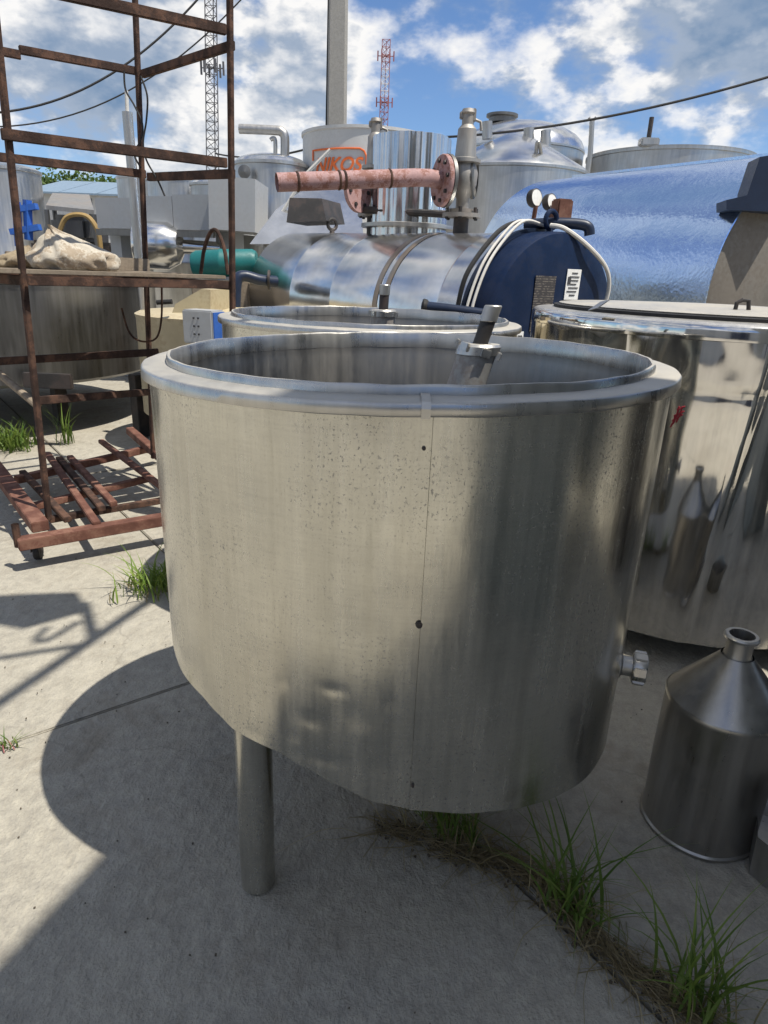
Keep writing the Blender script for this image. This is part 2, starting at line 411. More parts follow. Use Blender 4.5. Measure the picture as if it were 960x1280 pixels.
# ================================================================== VATS
def make_vat(cx, cy, R, H, zb_tab, label, main, legs, tx=.0, ty=.0, di=.058):
    root = thing('open_vat', (cx, cy, 0), label, 'vat', 'round open steel vats')
    def tz(x, y): return tx * (x - cx) + ty * (y - cy)
    def zb(th):
        a = math.degrees(th)
        while a > 180: a -= 360
        while a < -180: a += 360
        t = zb_tab
        for k in range(len(t) - 1):
            if t[k][0] <= a <= t[k + 1][0]:
                s_ = (a - t[k][0]) / max(1e-6, t[k + 1][0] - t[k][0]); s_ = s_ * s_ * (3 - 2 * s_) * .5 + s_ * .5
                return lerp(t[k][1], t[k + 1][1], s_)
        return t[0][1]
    dents = [(-107, .715, 2.6, .020, -0.0018), (-99, .74, 1.8, .035, -0.0013), (-96, .70, 1.5, .025, 0.0012), (-104, .62, 4, .014, -0.0018), (-110, .64, 2, .014, 0.0011), (-102, .80, 2.2, .012, -0.0011), (-113, .79, 1.6, .018, -0.0008),
             (-93, .62, 2.4, .02, -0.0011), (-92, .78, .8, .014, -0.0008), (-88.5, .66, 1.2, .02, -0.0007), (-126, 1.05, 5, .20, -0.0010), (-143, .78, 3, .05, -0.0011), (-146, .72, 2, .07, 0.0008), (-70, .56, 4, .045, -0.0013), (-64, .54, 3, .04, 0.0010), (-66, .50, 2, .02, -0.0012), (-80, .55, 2.5, .02, -0.0010), (-120, .63, 2, .015, -0.0011)]
    def rr(th, z):
        r = R - .006
        if main:
            a = math.degrees(th)
            while a > 180: a -= 360
            for (da, dz_, sa, sz, amp) in dents:
                e = ((a - da) / sa) ** 2 + ((z - dz_) / sz) ** 2
                if e < 9: r += amp * math.exp(-e)
        r += .0022 * nz(math.cos(th) * 2.2 + cx, math.sin(th) * 2.2, z * 1.2) + .0009 * nz(math.cos(th) * 9, math.sin(th) * 9 + cy, z * 6)
        return r
    ns, nr = (440, 110) if main else (120, 16)
    mb = MB(); vs = []; fs = []
    th0 = rad(-87.3)
    for k in range(ns + 1):
        th = th0 + (2 * math.pi + rad(1.6)) * k / ns
        ov = .0035 * (1 - min(1, (k / ns) * 25)) 
        b0 = zb(th); ex, ey = cx + R * math.cos(th), cy + R * math.sin(th)
        t0 = H - .004 + tz(ex, ey)
        for j in range(nr + 1):
            z = lerp(b0, t0, j / nr); r = rr(th, z) + ov
            if j == 0: r -= .012; z += .001
            lean = .004 * (1 - j / nr)
            vs.append((cx + (r - lean) * math.cos(th), cy + (r - lean) * math.sin(th), z))
    for k in range(ns):
        for j in range(nr):
            a = k * (nr + 1) + j; fs.append((a, a + nr + 1, a + nr + 2, a + 1))
    mb.add(vs, fs); shell = mb.build('shell', 'vat_steel', root, 50)
    # underside of the shell
    mb = MB(); n = 96; vs = [(cx, cy, .62)]
    for k in range(n):
        th = 2 * math.pi * k / n; vs.append((cx + (R - .025) * math.cos(th), cy + (R - .025) * math.sin(th), zb(th) + .006))
    mb.add(vs, [(0, 1 + (k + 1) % n, 1 + k) for k in range(n)]); mb.build('underside', 'dark_steel', root)
    Ri = R - di
    def rim(prof, seg, wob):
        def fn(r, h, t):
            x, y = r * math.cos(t), r * math.sin(t)
            return r + wob * nz(math.cos(t) * 5, math.sin(t) * 5, cx * 3), h + tx * x + ty * y + wob * nz(math.cos(t) * 7 + 4, math.sin(t) * 7, cy)
        return MB().lathe(prof, (cx, cy, 0), seg=seg, fn=fn)
    rim([(R - .008, H - .026), (R + .009, H - .026), (R + .0105, H - .024), (R + .0095, H - .005), (R + .007, H - .0015), (R + .003, H + .000),
         (Ri + .016, H + .003), (Ri + .009, H + .002)], 200, .0016).build('rim_flange', 'vat_rim', root, 40)
    rim([(Ri + .010, H - .01), (Ri + .010, H + .014), (Ri + .007, H + .019), (Ri + .001, H + .019), (Ri - .002, H + .014), (Ri - .002, H - .03)], 160, .0035).build('rim_lip', 'vat_rim', root, 40)
    if main:   # soldered joint of the flange
        th = rad(-89.3); e = V(math.cos(th), math.sin(th), 0)
        b_ = MB(); o_ = V(cx, cy, 0)
        z0 = tz(*(o_ + e * R).xy)
        t_ = V(-e.y, e.x, 0)
        for k in range(7):
            pr = [(R + .0135, H - .027), (R + .0145, H - .010), (R + .008, H + .0015), (R - .006, H + .0062), (Ri + .016, H + .0075)]
        for sgn in (-1,):
            A = [o_ + e * r + V(0, 0, h + z0) for r, h in pr]; B = [a + t_ * .016 for a in A]
            b_.add(A + B, [(i, i + 1, i + 6, i + 5) for i in range(4)])
        b_.build('flange_joint', 'vat_rim', root, 20)
    # basin
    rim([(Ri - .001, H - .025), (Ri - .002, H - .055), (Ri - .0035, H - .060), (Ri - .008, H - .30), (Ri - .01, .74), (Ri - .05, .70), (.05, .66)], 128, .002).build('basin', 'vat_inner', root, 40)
    for (lx, ly) in legs:
        mb = MB(); r0 = .046
        lz = .68 if main else .6
        mb.lathe([(r0 - .003, .0), (r0, .004), (r0 + .0005, .2), (r0 + .001, lz)], (lx, ly, .001), seg=40, c0=True)
        lg_ = mb.build('leg', 'can_steel' if not main else 'vat_steel', root)
        if main: MB().lathe([(r0, .0), (r0 + .005, .002), (r0 + .006, .006), (r0 + .003, .011), (r0, .013)], (lx, ly, .585), seg=40, fn=lambda r, h, t: (r + .0015 * math.sin(t * 31) * (r > .047), h)).build('weld_bead', 'dull_steel', lg_)
    # dip tube with slotted union nut
    ax = V(.27, .02, 1).normalized()
    if main: top = V(.257, 2.0, 1.395)
    else: top = AT(479, 392, cy + .12); ax = V(.03, 0, 1).normalized()
    k_ = 1.0 if main else 1.0
    tb = MB(); tb.lathe([(.057, -.72), (.057, -.012), (.058, -.008)], top, ax, 32); pt = tb.build('dip_tube', 'bare_grey', root)
    nb = MB(); nb.lathe([(.056, -.014), (.063, -.012), (.063, .012), (.057, .019), (.032, .020), (.026, .010)], top, ax, 32)
    q = ax.orthogonal().normalized(); q2 = ax.cross(q)
    for k in range(6):
        e = q * math.cos(k * math.pi / 3) + q2 * math.sin(k * math.pi / 3); s_ = ax.cross(e)
        nb.box(top + e * .064 + ax * .000, (.012, .028, .024), Matrix((e, s_, ax)).transposed(), .002)
    nb.build('union_nut', 'vat_rim', pt)
    MB().lathe([(.0225, .005), (.0225, .088)], top, ax, 24, c1=True).build('rod', 'black_metal', pt)
    MB().lathe([(.023, .084), (.0255, .086), (.0255, .128), (.023, .131), (.0, .131)], top, ax, 24).build('rod_cap', 'dull_steel', pt)
    return root

zb_main = [(-180, .66), (-160, .655), (-148, .640), (-136, .637), (-130, .622), (-125, .606), (-119, .603), (-114, .602), (-108, .582), (-101, .553), (-94, .522), (-86, .506), (-73, .478), (-62, .457), (-52, .437), (-39, .410), (-20, .395), (0, .40), (60, .46), (120, .56), (180, .66)]
vc = V(.048, 1.773)
lg0 = V(-.308, 1.385) - vc
legs = [vc + lg0, V(.50, 2.08), V(-.12, 2.27)]
vat = make_vat(.048, 1.773, .650, 1.392, zb_main, 'large dented open steel vat standing on a pipe leg in the foreground', True, legs, .021, -.0065)
vat2 = make_vat(-.095, 3.17, .672, 1.398, [(-180, .5), (180, .5)], 'round open steel vat directly behind the large foreground vat', False,
                [(-.45, 2.75), (.35, 2.8), (-.1, 3.7)])
# bolt holes along the shell seam
for (px_, py_, rr_) in ((530, 561, .0032), (524, 782, .0060), (516, 983, .0032)):
    d = _ray(px_, py_); o = V(0, 0, CH)
    a = d.x ** 2 + d.y ** 2; b_ = -2 * (d.x * .048 + d.y * 1.773); c_ = .048 ** 2 + 1.773 ** 2 - .6485 ** 2
    t = (-b_ - math.sqrt(b_ * b_ - 4 * a * c_)) / (2 * a); p = o + d * t
    e = V(p.x - .048, p.y - 1.773, 0).normalized()
    MB().lathe([(0, .0012), (rr_ * .7, .0012), (rr_, .001), (rr_ * 1.2, -.004)], p, e, 16).build('bolt_hole', 'black_metal', vat)
# side outlet with slotted union nut
e = V(math.cos(rad(-17)), math.sin(rad(-17)), 0); p = V(.048, 1.773, .612) + e * .63
ob = MB().lathe([(.040, -.02), (.040, .012), (.027, .018), (.027, .055)], p, e, 28).build('outlet', 'dull_steel', vat)
nb = MB().lathe([(.027, .042), (.040, .044), (.042, .049), (.042, .074), (.038, .080), (.027, .081), (.023, .068)], p, e, 28)
for k in range(6):
    u_ = V(0, 0, 1) * math.cos(k * math.pi / 3 + .3) + e.cross(V(0, 0, 1)) * math.sin(k * math.pi / 3 + .3); s_ = e.cross(u_)
    nb.box(p + u_ * .0410 + e * .062, (.009, .024, .030), Matrix((u_, s_, e)).transposed(), .002)
nb.build('union_nut', 'vat_rim', ob)
# control box strapped to the second vat
cb = thing('control_box', (AT(262, 440, 4.05).x, 4.05, 0), 'small grey control box with a blue side left of the second vat', 'control box')
p = AT(255, 408, 4.05)
MB().box(p, (.20, .14, .19), Matrix.Rotation(rad(-18), 3, 'Z'), .008).build('housing', 'panel_grey', cb)
R_ = Matrix.Rotation(rad(-18), 3, 'Z')
MB().box(p + R_ @ V(.104, 0, 0), (.006, .12, .17), R_).build('side_panel', 'bright_blue', cb)
for k in range(6):
    MB().lathe([(.006, 0), (.006, .004), (0, .004)], p + R_ @ V(-.02 + .03 * (k % 2), -.071, .05 - .045 * (k // 2)), R_ @ V(0, -1, 0), 10).build('button', 'print_dark', cb)
MB().beam(p + V(0, .03, -.09), V(p.x, p.y + .03, 0), .04, .04).build('stand_post', 'bare_grey', cb)

# ================================================================== MIRROR TANK (right)
mx_, my_, mR = 1.577, 3.404, .87
mt = thing('polished_tank', (mx_, my_, 0), 'tall mirror-polished steel tank with dark-rimmed lid beside the foreground vat', 'tank')
def mfn(r, h, t):
    if r < .8: return r, h
    cx_, sx_ = math.cos(t), math.sin(t)
    a = .006 * nz(cx_ * 3.5 + 2, sx_ * 3.5, h * 1.4) + .0016 * nz(cx_ * 8, sx_ * 8, h * 4 + 3)
    k = max(0, min(1, (h - 1.16) / .10)); a += k * .0045 * nz(cx_ * 10 + 7, sx_ * 10, h * 6)
    k2 = math.exp(-((h - 1.20) / .022) ** 2); a -= .004 * k2 * (1 + .6 * nz(cx_ * 4, sx_ * 4, 0))
    low = max(0, min(1, (.46 - h) / .2)); a += low * .007 * nz(cx_ * 6 + 1, sx_ * 6, h * 4)
    g = (t - seam_t + .10 * (1.2 - h)); a += .0055 * math.exp(-(g / .022) ** 2) - .0035 * math.exp(-((g - .05) / .03) ** 2)
    return r + a, h
_p = V(0, 0, 0); seam_t = math.atan2(-.868, -.18) % (2 * math.pi)
prof = [(mR - .02, .118), (mR, .122)] + [(mR, .122 + (1.405 - .122) * k / 80) for k in range(1, 80)] + [(mR, 1.405)]
MB().lathe(prof, (mx_, my_, 0), seg=360, fn=mfn).build('shell', 'mirror_steel', mt, 50)
MB().lathe([(mR - .004, 1.396), (mR + .004, 1.400), (mR + .005, 1.436), (mR + .002, 1.450), (mR - .006, 1.459), (mR - .018, 1.464)], (mx_, my_, 0), seg=160, fn=lambda r, h, t: (r + .0015 * nz(math.cos(t) * 9, math.sin(t) * 9, h * 9), h)).build('rim_band', 'mirror_steel', mt, 60)
MB().lathe([(mR - .018, 1.464), (mR - .16, 1.472), (mR - .165, 1.46)], (mx_, my_, 0), seg=160).build('top_ring', 'dull_steel', mt)
MB().lathe([(mR - .10, 1.466), (mR - .10, 1.482), (mR - .135, 1.486), (mR - .14, 1.47)], (mx_, my_, 0), seg=160).build('gasket', 'black_rubber', mt)
lid = MB().lathe([(mR - .128, 1.479), (mR - .125, 1.490), (mR - .16, 1.494), (.3, 1.506), (.0, 1.510)], (mx_, my_, 0), seg=120).build('lid', 'vat_rim', mt)
p = AT(752, 357, 2.88); p.z = 1.485
MB().box(p + V(0, 0, .018), (.075, .06, .004), Matrix.Rotation(rad(-32), 3, 'Y') @ Matrix.Rotation(rad(25), 3, 'Z')).build('hinge_plate', 'dull_steel', lid)
p = V(1.50, 3.0, 1.510)
hb = MB(); hb.tube([p + V(-.03, 0, -.03), p + V(-.028, 0, .02), p + V(-.008, 0, .032), p + V(.02, 0, .03), p + V(.032, 0, -.03)], .009, 10); hb.build('handle', 'black_metal', lid)
MB().lathe([(0, .121), (mR - .02, .121)], (mx_, my_, 0), seg=96).build('base_plate', 'dark_steel', mt)
for k in range(4):
    a = rad(45 + 90 * k); MB().lathe([(.035, 0), (.035, .125)], (mx_ + .6 * math.cos(a), my_ + .6 * math.sin(a), 0), seg=20, c0=True).build('leg', 'dark_steel', mt)
# red paint scribble on the shell
def on_mirror(px_, py_, r=mR + .006):
    d = _ray(px_, py_); a = d.x ** 2 + d.y ** 2; b_ = -2 * (d.x * mx_ + d.y * my_); c_ = mx_ ** 2 + my_ ** 2 - r * r
    t = (-b_ - math.sqrt(max(0, b_ * b_ - 4 * a * c_))) / (2 * a); return V(0, 0, CH) + d * t
sb = MB()
for (a, b2) in (((841, 530), (849, 508)), ((845, 528), (853, 508)), ((842, 520), (855, 514)), ((840, 526), (853, 518)), ((846, 512), (856, 508)), ((838, 534), (844, 520))):
    sb.tube([on_mirror(*a), on_mirror((a[0] + b2[0]) / 2 + 1, (a[1] + b2[1]) / 2), on_mirror(*b2)], .0035, 6)
sb.build('paint_scribble', 'red_paint', mt)

# ================================================================== CONE-TOPPED CAN
can = thing('funnel_can', (1.03, 1.675, 0), 'squat steel can with conical shoulder and narrow clamp neck on the concrete', 'can')
cc = (1.03, 1.675, 0)
MB().lathe([(.160, .0), (.170, .003), (.171, .012), (.166, .018), (.166, .07), (.166, .13), (.166, .19), (.166, .25), (.166, .30), (.166, .37), (.1655, .44), (.167, .452), (.164, .458)], cc, seg=96, c0=True, fn=lambda r, h, t: (r + .0025 * nz(math.cos(t) * 2, math.sin(t) * 2, h * 6), h)).build('body', 'can_steel', can)
MB().lathe([(.165, .456), (.160, .462), (.052, .592), (.044, .604)], cc, seg=96).build('shoulder', 'can_steel', can)
nk = MB().lathe([(.041, .598), (.036, .612), (.0345, .652), (.040, .657)], cc, seg=48).build('neck', 'dull_steel', can)
MB().lathe([(.036, .654), (.046, .657), (.047, .664), (.043, .669), (.034, .669), (.0325, .660), (.032, .50)], cc, seg=48).build('clamp_ring', 'vat_rim', nk)

# sheet-metal hopper at the right edge
hp = G(1000, 1075)
tray = thing('metal_hopper', (1.30, 1.40, 0), 'corner of a bare sheet-metal hopper at the right edge of the yard', 'hopper')
pts_b = [G(936, 1092), G(990, 1140), V(1.42, 1.62, 0), V(1.22, 1.72, 0)]
cen = sum(pts_b, V(0, 0, 0)) / 4
mb = MB(); top = [cen + (p - cen) * 1.35 + V(.02, 0, .16) for p in pts_b]
inn = [cen + (p - cen) * 1.33 + V(.02, 0, .159) for p in pts_b]
low = [cen + (p - cen) * .97 + V(0, 0, .006) for p in pts_b]
mb.add([p + V(0, 0, .002) for p in pts_b] + top, [(i, (i + 1) % 4, 4 + (i + 1) % 4, 4 + i) for i in range(4)] + [(3, 2, 1, 0)]); mb.build('outer_walls', 'dull_steel', tray, 0)
mb = MB().add(low + inn, [((i + 1) % 4, i, 4 + i, 4 + (i + 1) % 4) for i in range(4)] + [(0, 1, 2, 3)]); mb.build('inner_walls', 'can_steel', tray, 0)

# ================================================================== UNSEEN THINGS ADDED TO SHADE THE YARD AND DARKEN REFLECTIONS
blk = thing('panel_blocker', (2.0, -.2, 0), 'tall grey-green panelled silo added unseen to cast the foreground shade', 'blocker')  # unseen; form made up to fit the foreground shadow edge
c1 = V(1.85, .67, 0); ed = V(-.33, -.94, 0).normalized(); ot = V(.94, -.33, 0).normalized()
Rs = Matrix((ot, -ed, V(0, 0, 1))).transposed()
for k in range(6):
    MB().box(c1 + ed * .875 + ot * .35 + V(0, 0, .5 + k * 1.0), (.7, 1.75, .985), Rs, .02).build('wall_panel', 'dark_green', blk)
MB().box(c1 + ed * .875 + ot * .35 + V(0, 0, 3), (.67, 1.72, 5.9), Rs).build('core', 'bare_grey', blk)
bx0, by0 = 3.45, .61
blk2 = thing('upright_blocker', (bx0, by0, 0), 'tall upright grey-green cylinder added unseen to shade the can and vat side', 'tank')  # unseen; added and sized so its shade covers the can
MB().lathe([(.1, .25), (.76, .55), (.80, .6), (.80, 5.75), (.76, 5.9), (.3, 6.15), (0, 6.2)], (bx0, by0, 0), seg=64).build('shell', 'dark_green', blk2)
for k in range(3):
    a = rad(30 + 120 * k); MB().tube([V(bx0 + .6 * math.cos(a), by0 + .6 * math.sin(a), 0), V(bx0 + .6 * math.cos(a), by0 + .6 * math.sin(a), .7)], .04, 12).build('leg', 'dull_steel', blk2)

def over(px_, py_, h_): return G(px_, py_) + V(.41, -.216, 1) * h_  # made-up overhead parts: ground shadow outlines lifted towards the sun
bm_h = 5.2
shade_boom = MB().tube([c1 + ed * 1.2 + V(0, 0, bm_h), over(-120, 960, bm_h), over(-20, 890, bm_h), over(120, 795, bm_h), over(215, 730, bm_h)], .028, 12).build('shade_boom', 'dark_steel', blk)
MB().tube([over(118, 797, bm_h), over(106, 752, bm_h)], .028, 10).build('shade_strut', 'dark_steel', blk)
MB().tube(smooth([over(100, 775, bm_h), over(60, 798, bm_h), over(46, 797, bm_h), over(60, 782, bm_h)]), .018, 8).build('shade_hook', 'dark_steel', blk)
q = [over(-60, 770, bm_h), over(30, 785, bm_h), over(112, 762, bm_h), over(98, 740, bm_h), over(40, 742, bm_h), over(-60, 748, bm_h)]
MB().add(q + [v + V(0, 0, .05) for v in q], [(5, 4, 3, 2, 1, 0), (6, 7, 8, 9, 10, 11)] + [(i, (i + 1) % 6, 6 + (i + 1) % 6, 6 + i) for i in range(6)]).build('shade_plate', 'dark_steel', blk, 0)
MB().tube([over(-60, 830, bm_h), over(100, 805, bm_h)], .02, 8).build('shade_stay', 'dark_steel', blk)
dk = thing('reflection_drum', (3.4, 2.5, 0), 'dark round drum added unseen to darken reflections on the vat side', 'tank')  # unseen; added as something dark for the vat wall to mirror
MB().lathe([(.80, 0), (.82, .03), (.82, 1.1), (.84, 1.12), (.84, 1.18), (.82, 1.2), (.82, 2.2), (.86, 2.22), (.86, 2.28), (.78, 2.28), (.77, 1.6), (0, 1.6)], (3.4, 2.5, 0), seg=64).build('shell', 'black_metal', dk)
sky_blk = thing('sky_blocker', (0, -19.5, 0), 'long grey panelled warehouse added unseen behind the camera to cut sky fill', 'sky_blocker')  # unseen; added to hide part of the sky and dim reflections
for k in range(12):
    MB().box((-16.5 + 3 * k, -20, 3.1), (2.97, .2, 6.2), None, .01).build('wall_panel', 'panel_grey', sky_blk)
MB().box((0, -24, 6.3), (36.6, 8.6, .2)).build('roof', 'dark_steel', sky_blk)
MB().box((-3, -19.86, 2.0), (4.0, .08, 4.0), None, .01).build('door', 'blue_paint', sky_blk)
MB().box((0, -28, 3.1), (36, .2, 6.2)).build('rear_wall', 'panel_grey', sky_blk)

# ================================================================== RUSTY RACK
rack = thing('rusty_rack', (-1.95, 4.3, 0), 'tall rusty angle-iron rack with a plank shelf over the cart', 'rack')
YL, YR, YB, YK = 3.62, 4.3, 5.0, 4.32
def post(base_px, top_px, Y, w_, tilt_to=None):
    a = AT(*base_px, Y); b_ = AT(*top_px, Y)
    if a.z > .17: a = a - (b_ - a) * ((a.z - .17) / (b_.z - a.z))
    return a, b_
PL = post((61, 648), (-9, -10), YL, .03); PR = post((291, 420), (287, -25), YR, .03); PB = post((186, 430), (168, -20), YB, .03)
PK = (PL[0] + V(YB * 0 - .86, .72, 0), PL[1] + V(-.86, .72, 0))
for a, b_ in (PL, PR, PB, PK):
    MB().beam(a, b_, .030, .030, bev=.003).build('post', 'rust', rack)
def on(pp, z): return pp[0] + (pp[1] - pp[0]) * ((z - pp[0].z) / (pp[1].z - pp[0].z))
def rail(p, q, w_=.03, h_=.05, m_='rust'): return MB().beam(p, q, w_, h_, bev=.003).build('rail', m_, rack)
fo = V(.0, -.034, 0)
# (front, back, right side) at top, middle
tL = AT(-10, -24, YL); tR = AT(284, 40, YR); tB = AT(172, 88, YB)
rail(tL + fo, tR + fo, .03, .05); rail(tR + V(.03, 0, -.06), tB + V(.03, 0, -.02), .03, .045)
rail(tB + V(0, .03, 0), AT(24, 62, YB - .45), .03, .045); rail(AT(26, 69, YB - .5), AT(-30, 58, YB - .6), .03, .045)
mL = AT(6, 169, YL); mR_ = AT(285, 205, YR); mB = AT(180, 217, YB)
rail(mL + fo, mR_ + fo, .03, .05); rail(mR_ + V(.03, 0, -.05), mB + V(.03, 0, -.02), .03, .05); rail(mB + V(0, .03, 0), AT(-20, 194, YB - .6), .03, .05)
sL = AT(38, 347, YL); sR = AT(286, 356, YR); sB = AT(183, 347, YB)
zs = sR.z - .0
rail(V(sL.x, sL.y, zs) + fo, V(sR.x, sR.y, zs) + fo, .035, .045); rail(V(sR.x + .03, sR.y, zs - .005), V(sB.x + .03, sB.y, zs - .005), .03, .05)
sK = V(sL.x - .86, sL.y + .72, zs)
rail(sB + V(0, .03, 0), V(sK.x, sK.y + .03, zs)); rail(V(sL.x - .03, sL.y, zs), V(sK.x - .03, sK.y, zs))
# shelf planks
Lp = V(sL.x, sL.y, zs + .037); Rp = V(sR.x, sR.y, zs + .037); dB = V(sB.x - sR.x, sB.y - sR.y, 0)
for k in range(6):
    t = (k + .5) / 6
    a = Lp + dB * t + V(0, 0, random.uniform(0, .006)); b_ = Rp + dB * t + V(0, 0, random.uniform(0, .006))
    dd = (b_ - a).normalized()
    MB().beam(a - dd * random.uniform(.05, .25), b_ + dd * random.uniform(-.08, .02), dB.length / 6 * .86, .022, bev=.003).build('plank', 'wood_grey', rack)
MB().beam(Lp + dB * .99 + V(.25, 0, .065), Rp + dB * .99 + V(.02, 0, .055), .03, .085, bev=.004).build('edge_board', 'wood_grey', rack)
# low rails
def plane_rail(p0, p1, z, w_=.04, h_=.04, m_='rust', par=rack, nm='rail'):
    return MB().beam(G(*p0, z), G(*p1, z), w_, h_, bev=.003).build(nm, m_, par)
zr = AT(40, 449, YL).z
rail(AT(-60, 455, YL + .3), AT(198, 440, YR + .2), .03, .045)
rail(AT(45, 501, YL + .05), AT(186, 490, YB - .3), .03, .045)
MB().tube([AT(-10, 460, 3.9), AT(48, 508, 3.75)], .022, 10).build('brace', 'wood_grey', rack)

# ------------------------------------------------------------------ cart under the rack
cart = thing('frame_cart', G(100, 660), 'low rust-red welded frame cart on castors under the rack', 'cart')
zc = .155
def cr(p0, p1, w_=.06, h_=.05, m_='red_oxide', dz=0.0, nm='frame_rail'):
    return MB().beam(G(*p0, zc) + V(0, 0, dz), G(*p1, zc) + V(0, 0, dz), w_, h_, bev=.004).build(nm, m_, cart)
cr((22, 680), (240, 643), .085, .06); cr((52, 668), (-40, 545), .09, .06, dz=.045)
cr((20, 598), (200, 556), .06, .05, dz=-.01); cr((163, 545), (225, 600), .065, .06, dz=.05)
cr((35, 629), (190, 592), .055, .04, dz=-.03); cr((60, 640), (230, 612), .05, .035, 'rust', dz=-.05)
for (a, b_, d_) in (((60, 572), (122, 662), .03), ((74, 576), (128, 640), .02), ((88, 576), (143, 636), .03), ((127, 558), (205, 618), .045), ((28, 590), (85, 650), .0)):
    cr(a, b_, .045, .032, 'rust' if d_ < .03 else 'red_oxide', d_, 'slat')
for q in ((48, 700), (262, 660)):
    p = G(*q); cst = MB(); cst.box(p + V(0, 0, .118), (.07, .07, .006)); cst.box(p + V(-.022, .0, .085), (.004, .05, .06)); cst.box(p + V(.022, 0, .085), (.004, .05, .06))
    c_ = cst.build('castor', 'black_metal', cart, 0)
    MB().lathe([(.02, -.017), (.042, -.017), (.047, -.010), (.047, .010), (.042, .017), (.02, .017)], p + V(.0, .01, .048), (1, .2, 0), 24, True, True).build('wheel', 'black_rubber', c_)
# open stub of square tube at the corner
p = G(52, 665, .20)
MB().lathe([(.02, 0), (.02, .13)], p + V(-.11, -.05, -.07), (0, 0, 1), 8).build('stake_socket', 'rust', cart)

# ------------------------------------------------------------------ sacks and strap on the shelf
def sack(c, sx, sy, sz, mat, label, seed, tie=None, rot=0):
    r = thing('sack', c, label, 'sack', 'sacks on the rack shelf'); mb = MB(); n, m2 = 72, 36; vs = []
    R0 = Matrix.Rotation(rot, 3, 'Z')
    for j in range(m2 + 1):
        ph = math.pi * j / m2
        for k in range(n):
            th = 2 * math.pi * k / n
            x, y, z = math.sin(ph) * math.cos(th), math.sin(ph) * math.sin(th), math.cos(ph)
            f = 1 + .14 * nz(x * 1.6 + seed, y * 1.6, z * 1.6) - .26 * abs(nz(x * 2.1 + seed, y * 2.1, z * 1.4)) + .03 * nz(x * 5, y * 5 + seed, z * 3)
            f *= 1 + .055 * math.sin(th * 7 + seed + 3 * nz(x * 1.3, y * 1.3, z)) * (1 - abs(z)) + .03 * math.sin(th * 15 + z * 5 + seed)
            x, y, z = x * f, y * f, z * f
            if tie and z > .15:   # gathered neck
                k_ = (z - .15) / .9; g = max(.16, 1 - .95 * k_); fold = 1 + .30 * k_ * math.sin(th * 8 + seed + 1.5 * nz(x, y, z))
                x, y = x * g * fold + tie[0] * k_, y * g * fold + tie[1] * k_; z *= tie[2]
            z = max(z, -.55 + .01 * nz(x * 5, y * 5))
            vs.append(Vector(c) + R0 @ V(x * sx, y * sy, (z + .55) * sz))
    fs = [(j * n + k, j * n + (k + 1) % n, (j + 1) * n + (k + 1) % n, (j + 1) * n + k) for j in range(m2) for k in range(n)]
    mb.add(vs, [f[::-1] for f in fs]); mb.build('cloth', mat, r, 75)
    return r
zt = zs + .052
p = AT(92, 332, 4.2); s1 = sack((p.x, p.y, zt), .26, .18, .115, 'sack_cloth', 'pale woven sack with gathered neck lying on the rack shelf', 3.0, (-.45, 0, 1.55), rad(30))
p = AT(30, 330, 4.25); s2 = sack((p.x, p.y, zt), .17, .14, .075, 'sack_dark', 'smaller brown sack slumped left of the pale sack', 8.0, (.2, 0, 1.2), rad(20))
a = AT(251, 342, 4.55); b_ = AT(285, 343, 4.4)
strap = MB(); pts = []
for k in range(13):
    t = k / 12; pts.append(a + (b_ - a) * (t ** .8) + V(0, 0, .26 * math.sin(math.pi * min(1, t * 1.0)) ** .55))
strap.tube(pts, .012, 8); tag(strap.build('steel_hoop', 'rust', loc=tuple(a)), 'bent rusty bar hoop standing on the right of the shelf', 'hoop')
def wire(name, pts, r, mat, label, cat='cable', group=None):
    o = MB().tube(pts, r, 6).build(name, mat, loc=tuple(pts[0])); return tag(o, label, cat, group)
wire('hanging_cable', smooth([AT(*q, 4.95) for q in ((155, 88), (157, 112), (168, 132), (178, 155), (176, 175), (168, 192), (176, 210))]), .006, 'black_rubber', 'short black cable looped from the top corner of the rack')
wire('hanging_cable', smooth([AT(*q, 4.9) for q in ((176, 95), (184, 120), (183, 150), (179, 178), (183, 200), (197, 225), (206, 245))]), .006, 'black_rubber', 'long black cable trailing down the rear rack post')
wire('hanging_cable', smooth([AT(*q, 4.8) for q in ((202, 355), (202, 395), (197, 420), (185, 427), (170, 424), (160, 412), (152, 385))]), .007, 'rust', 'brown cable loop hanging under the rack shelf')

# ================================================================== LEFT VAT BEHIND THE RACK AND NEIGHBOURS
lv = thing('wide_vat', (-4.35, 7.3, 0), 'wide low steel vat on dark legs behind the rusty rack', 'vat')
lc = (-4.35, 7.3, 0)
MB().lathe([(1.66, .50), (1.70, .53), (1.705, .95), (1.71, 1.38), (1.735, 1.39), (1.735, 1.41), (1.69, 1.41), (1.68, 1.0), (1.6, .6), (0, .55)], lc, seg=96).build('shell', 'clean_steel', lv)
MB().lathe([(0, .49), (1.66, .499)], lc, seg=64).build('underside', 'dark_steel', lv)
for (x_, y_) in ((78, 528), (178, 545), (-60, 560)):
    g_ = G(x_, y_); MB().beam((g_.x, g_.y, 0), (g_.x, g_.y, .6), .12, .12, bev=.006).build('leg', 'black_metal', lv)
p = AT(60, 476, 5.85); MB().box(p, (.42, .06, .13), None, .006).build('bracket', 'black_metal', lv)
p = AT(182, 415, 6.25); MB().tube([V(p.x, p.y, .35), V(p.x, p.y, 1.45)], .035, 12).build('side_pipe', 'dull_steel', lv)

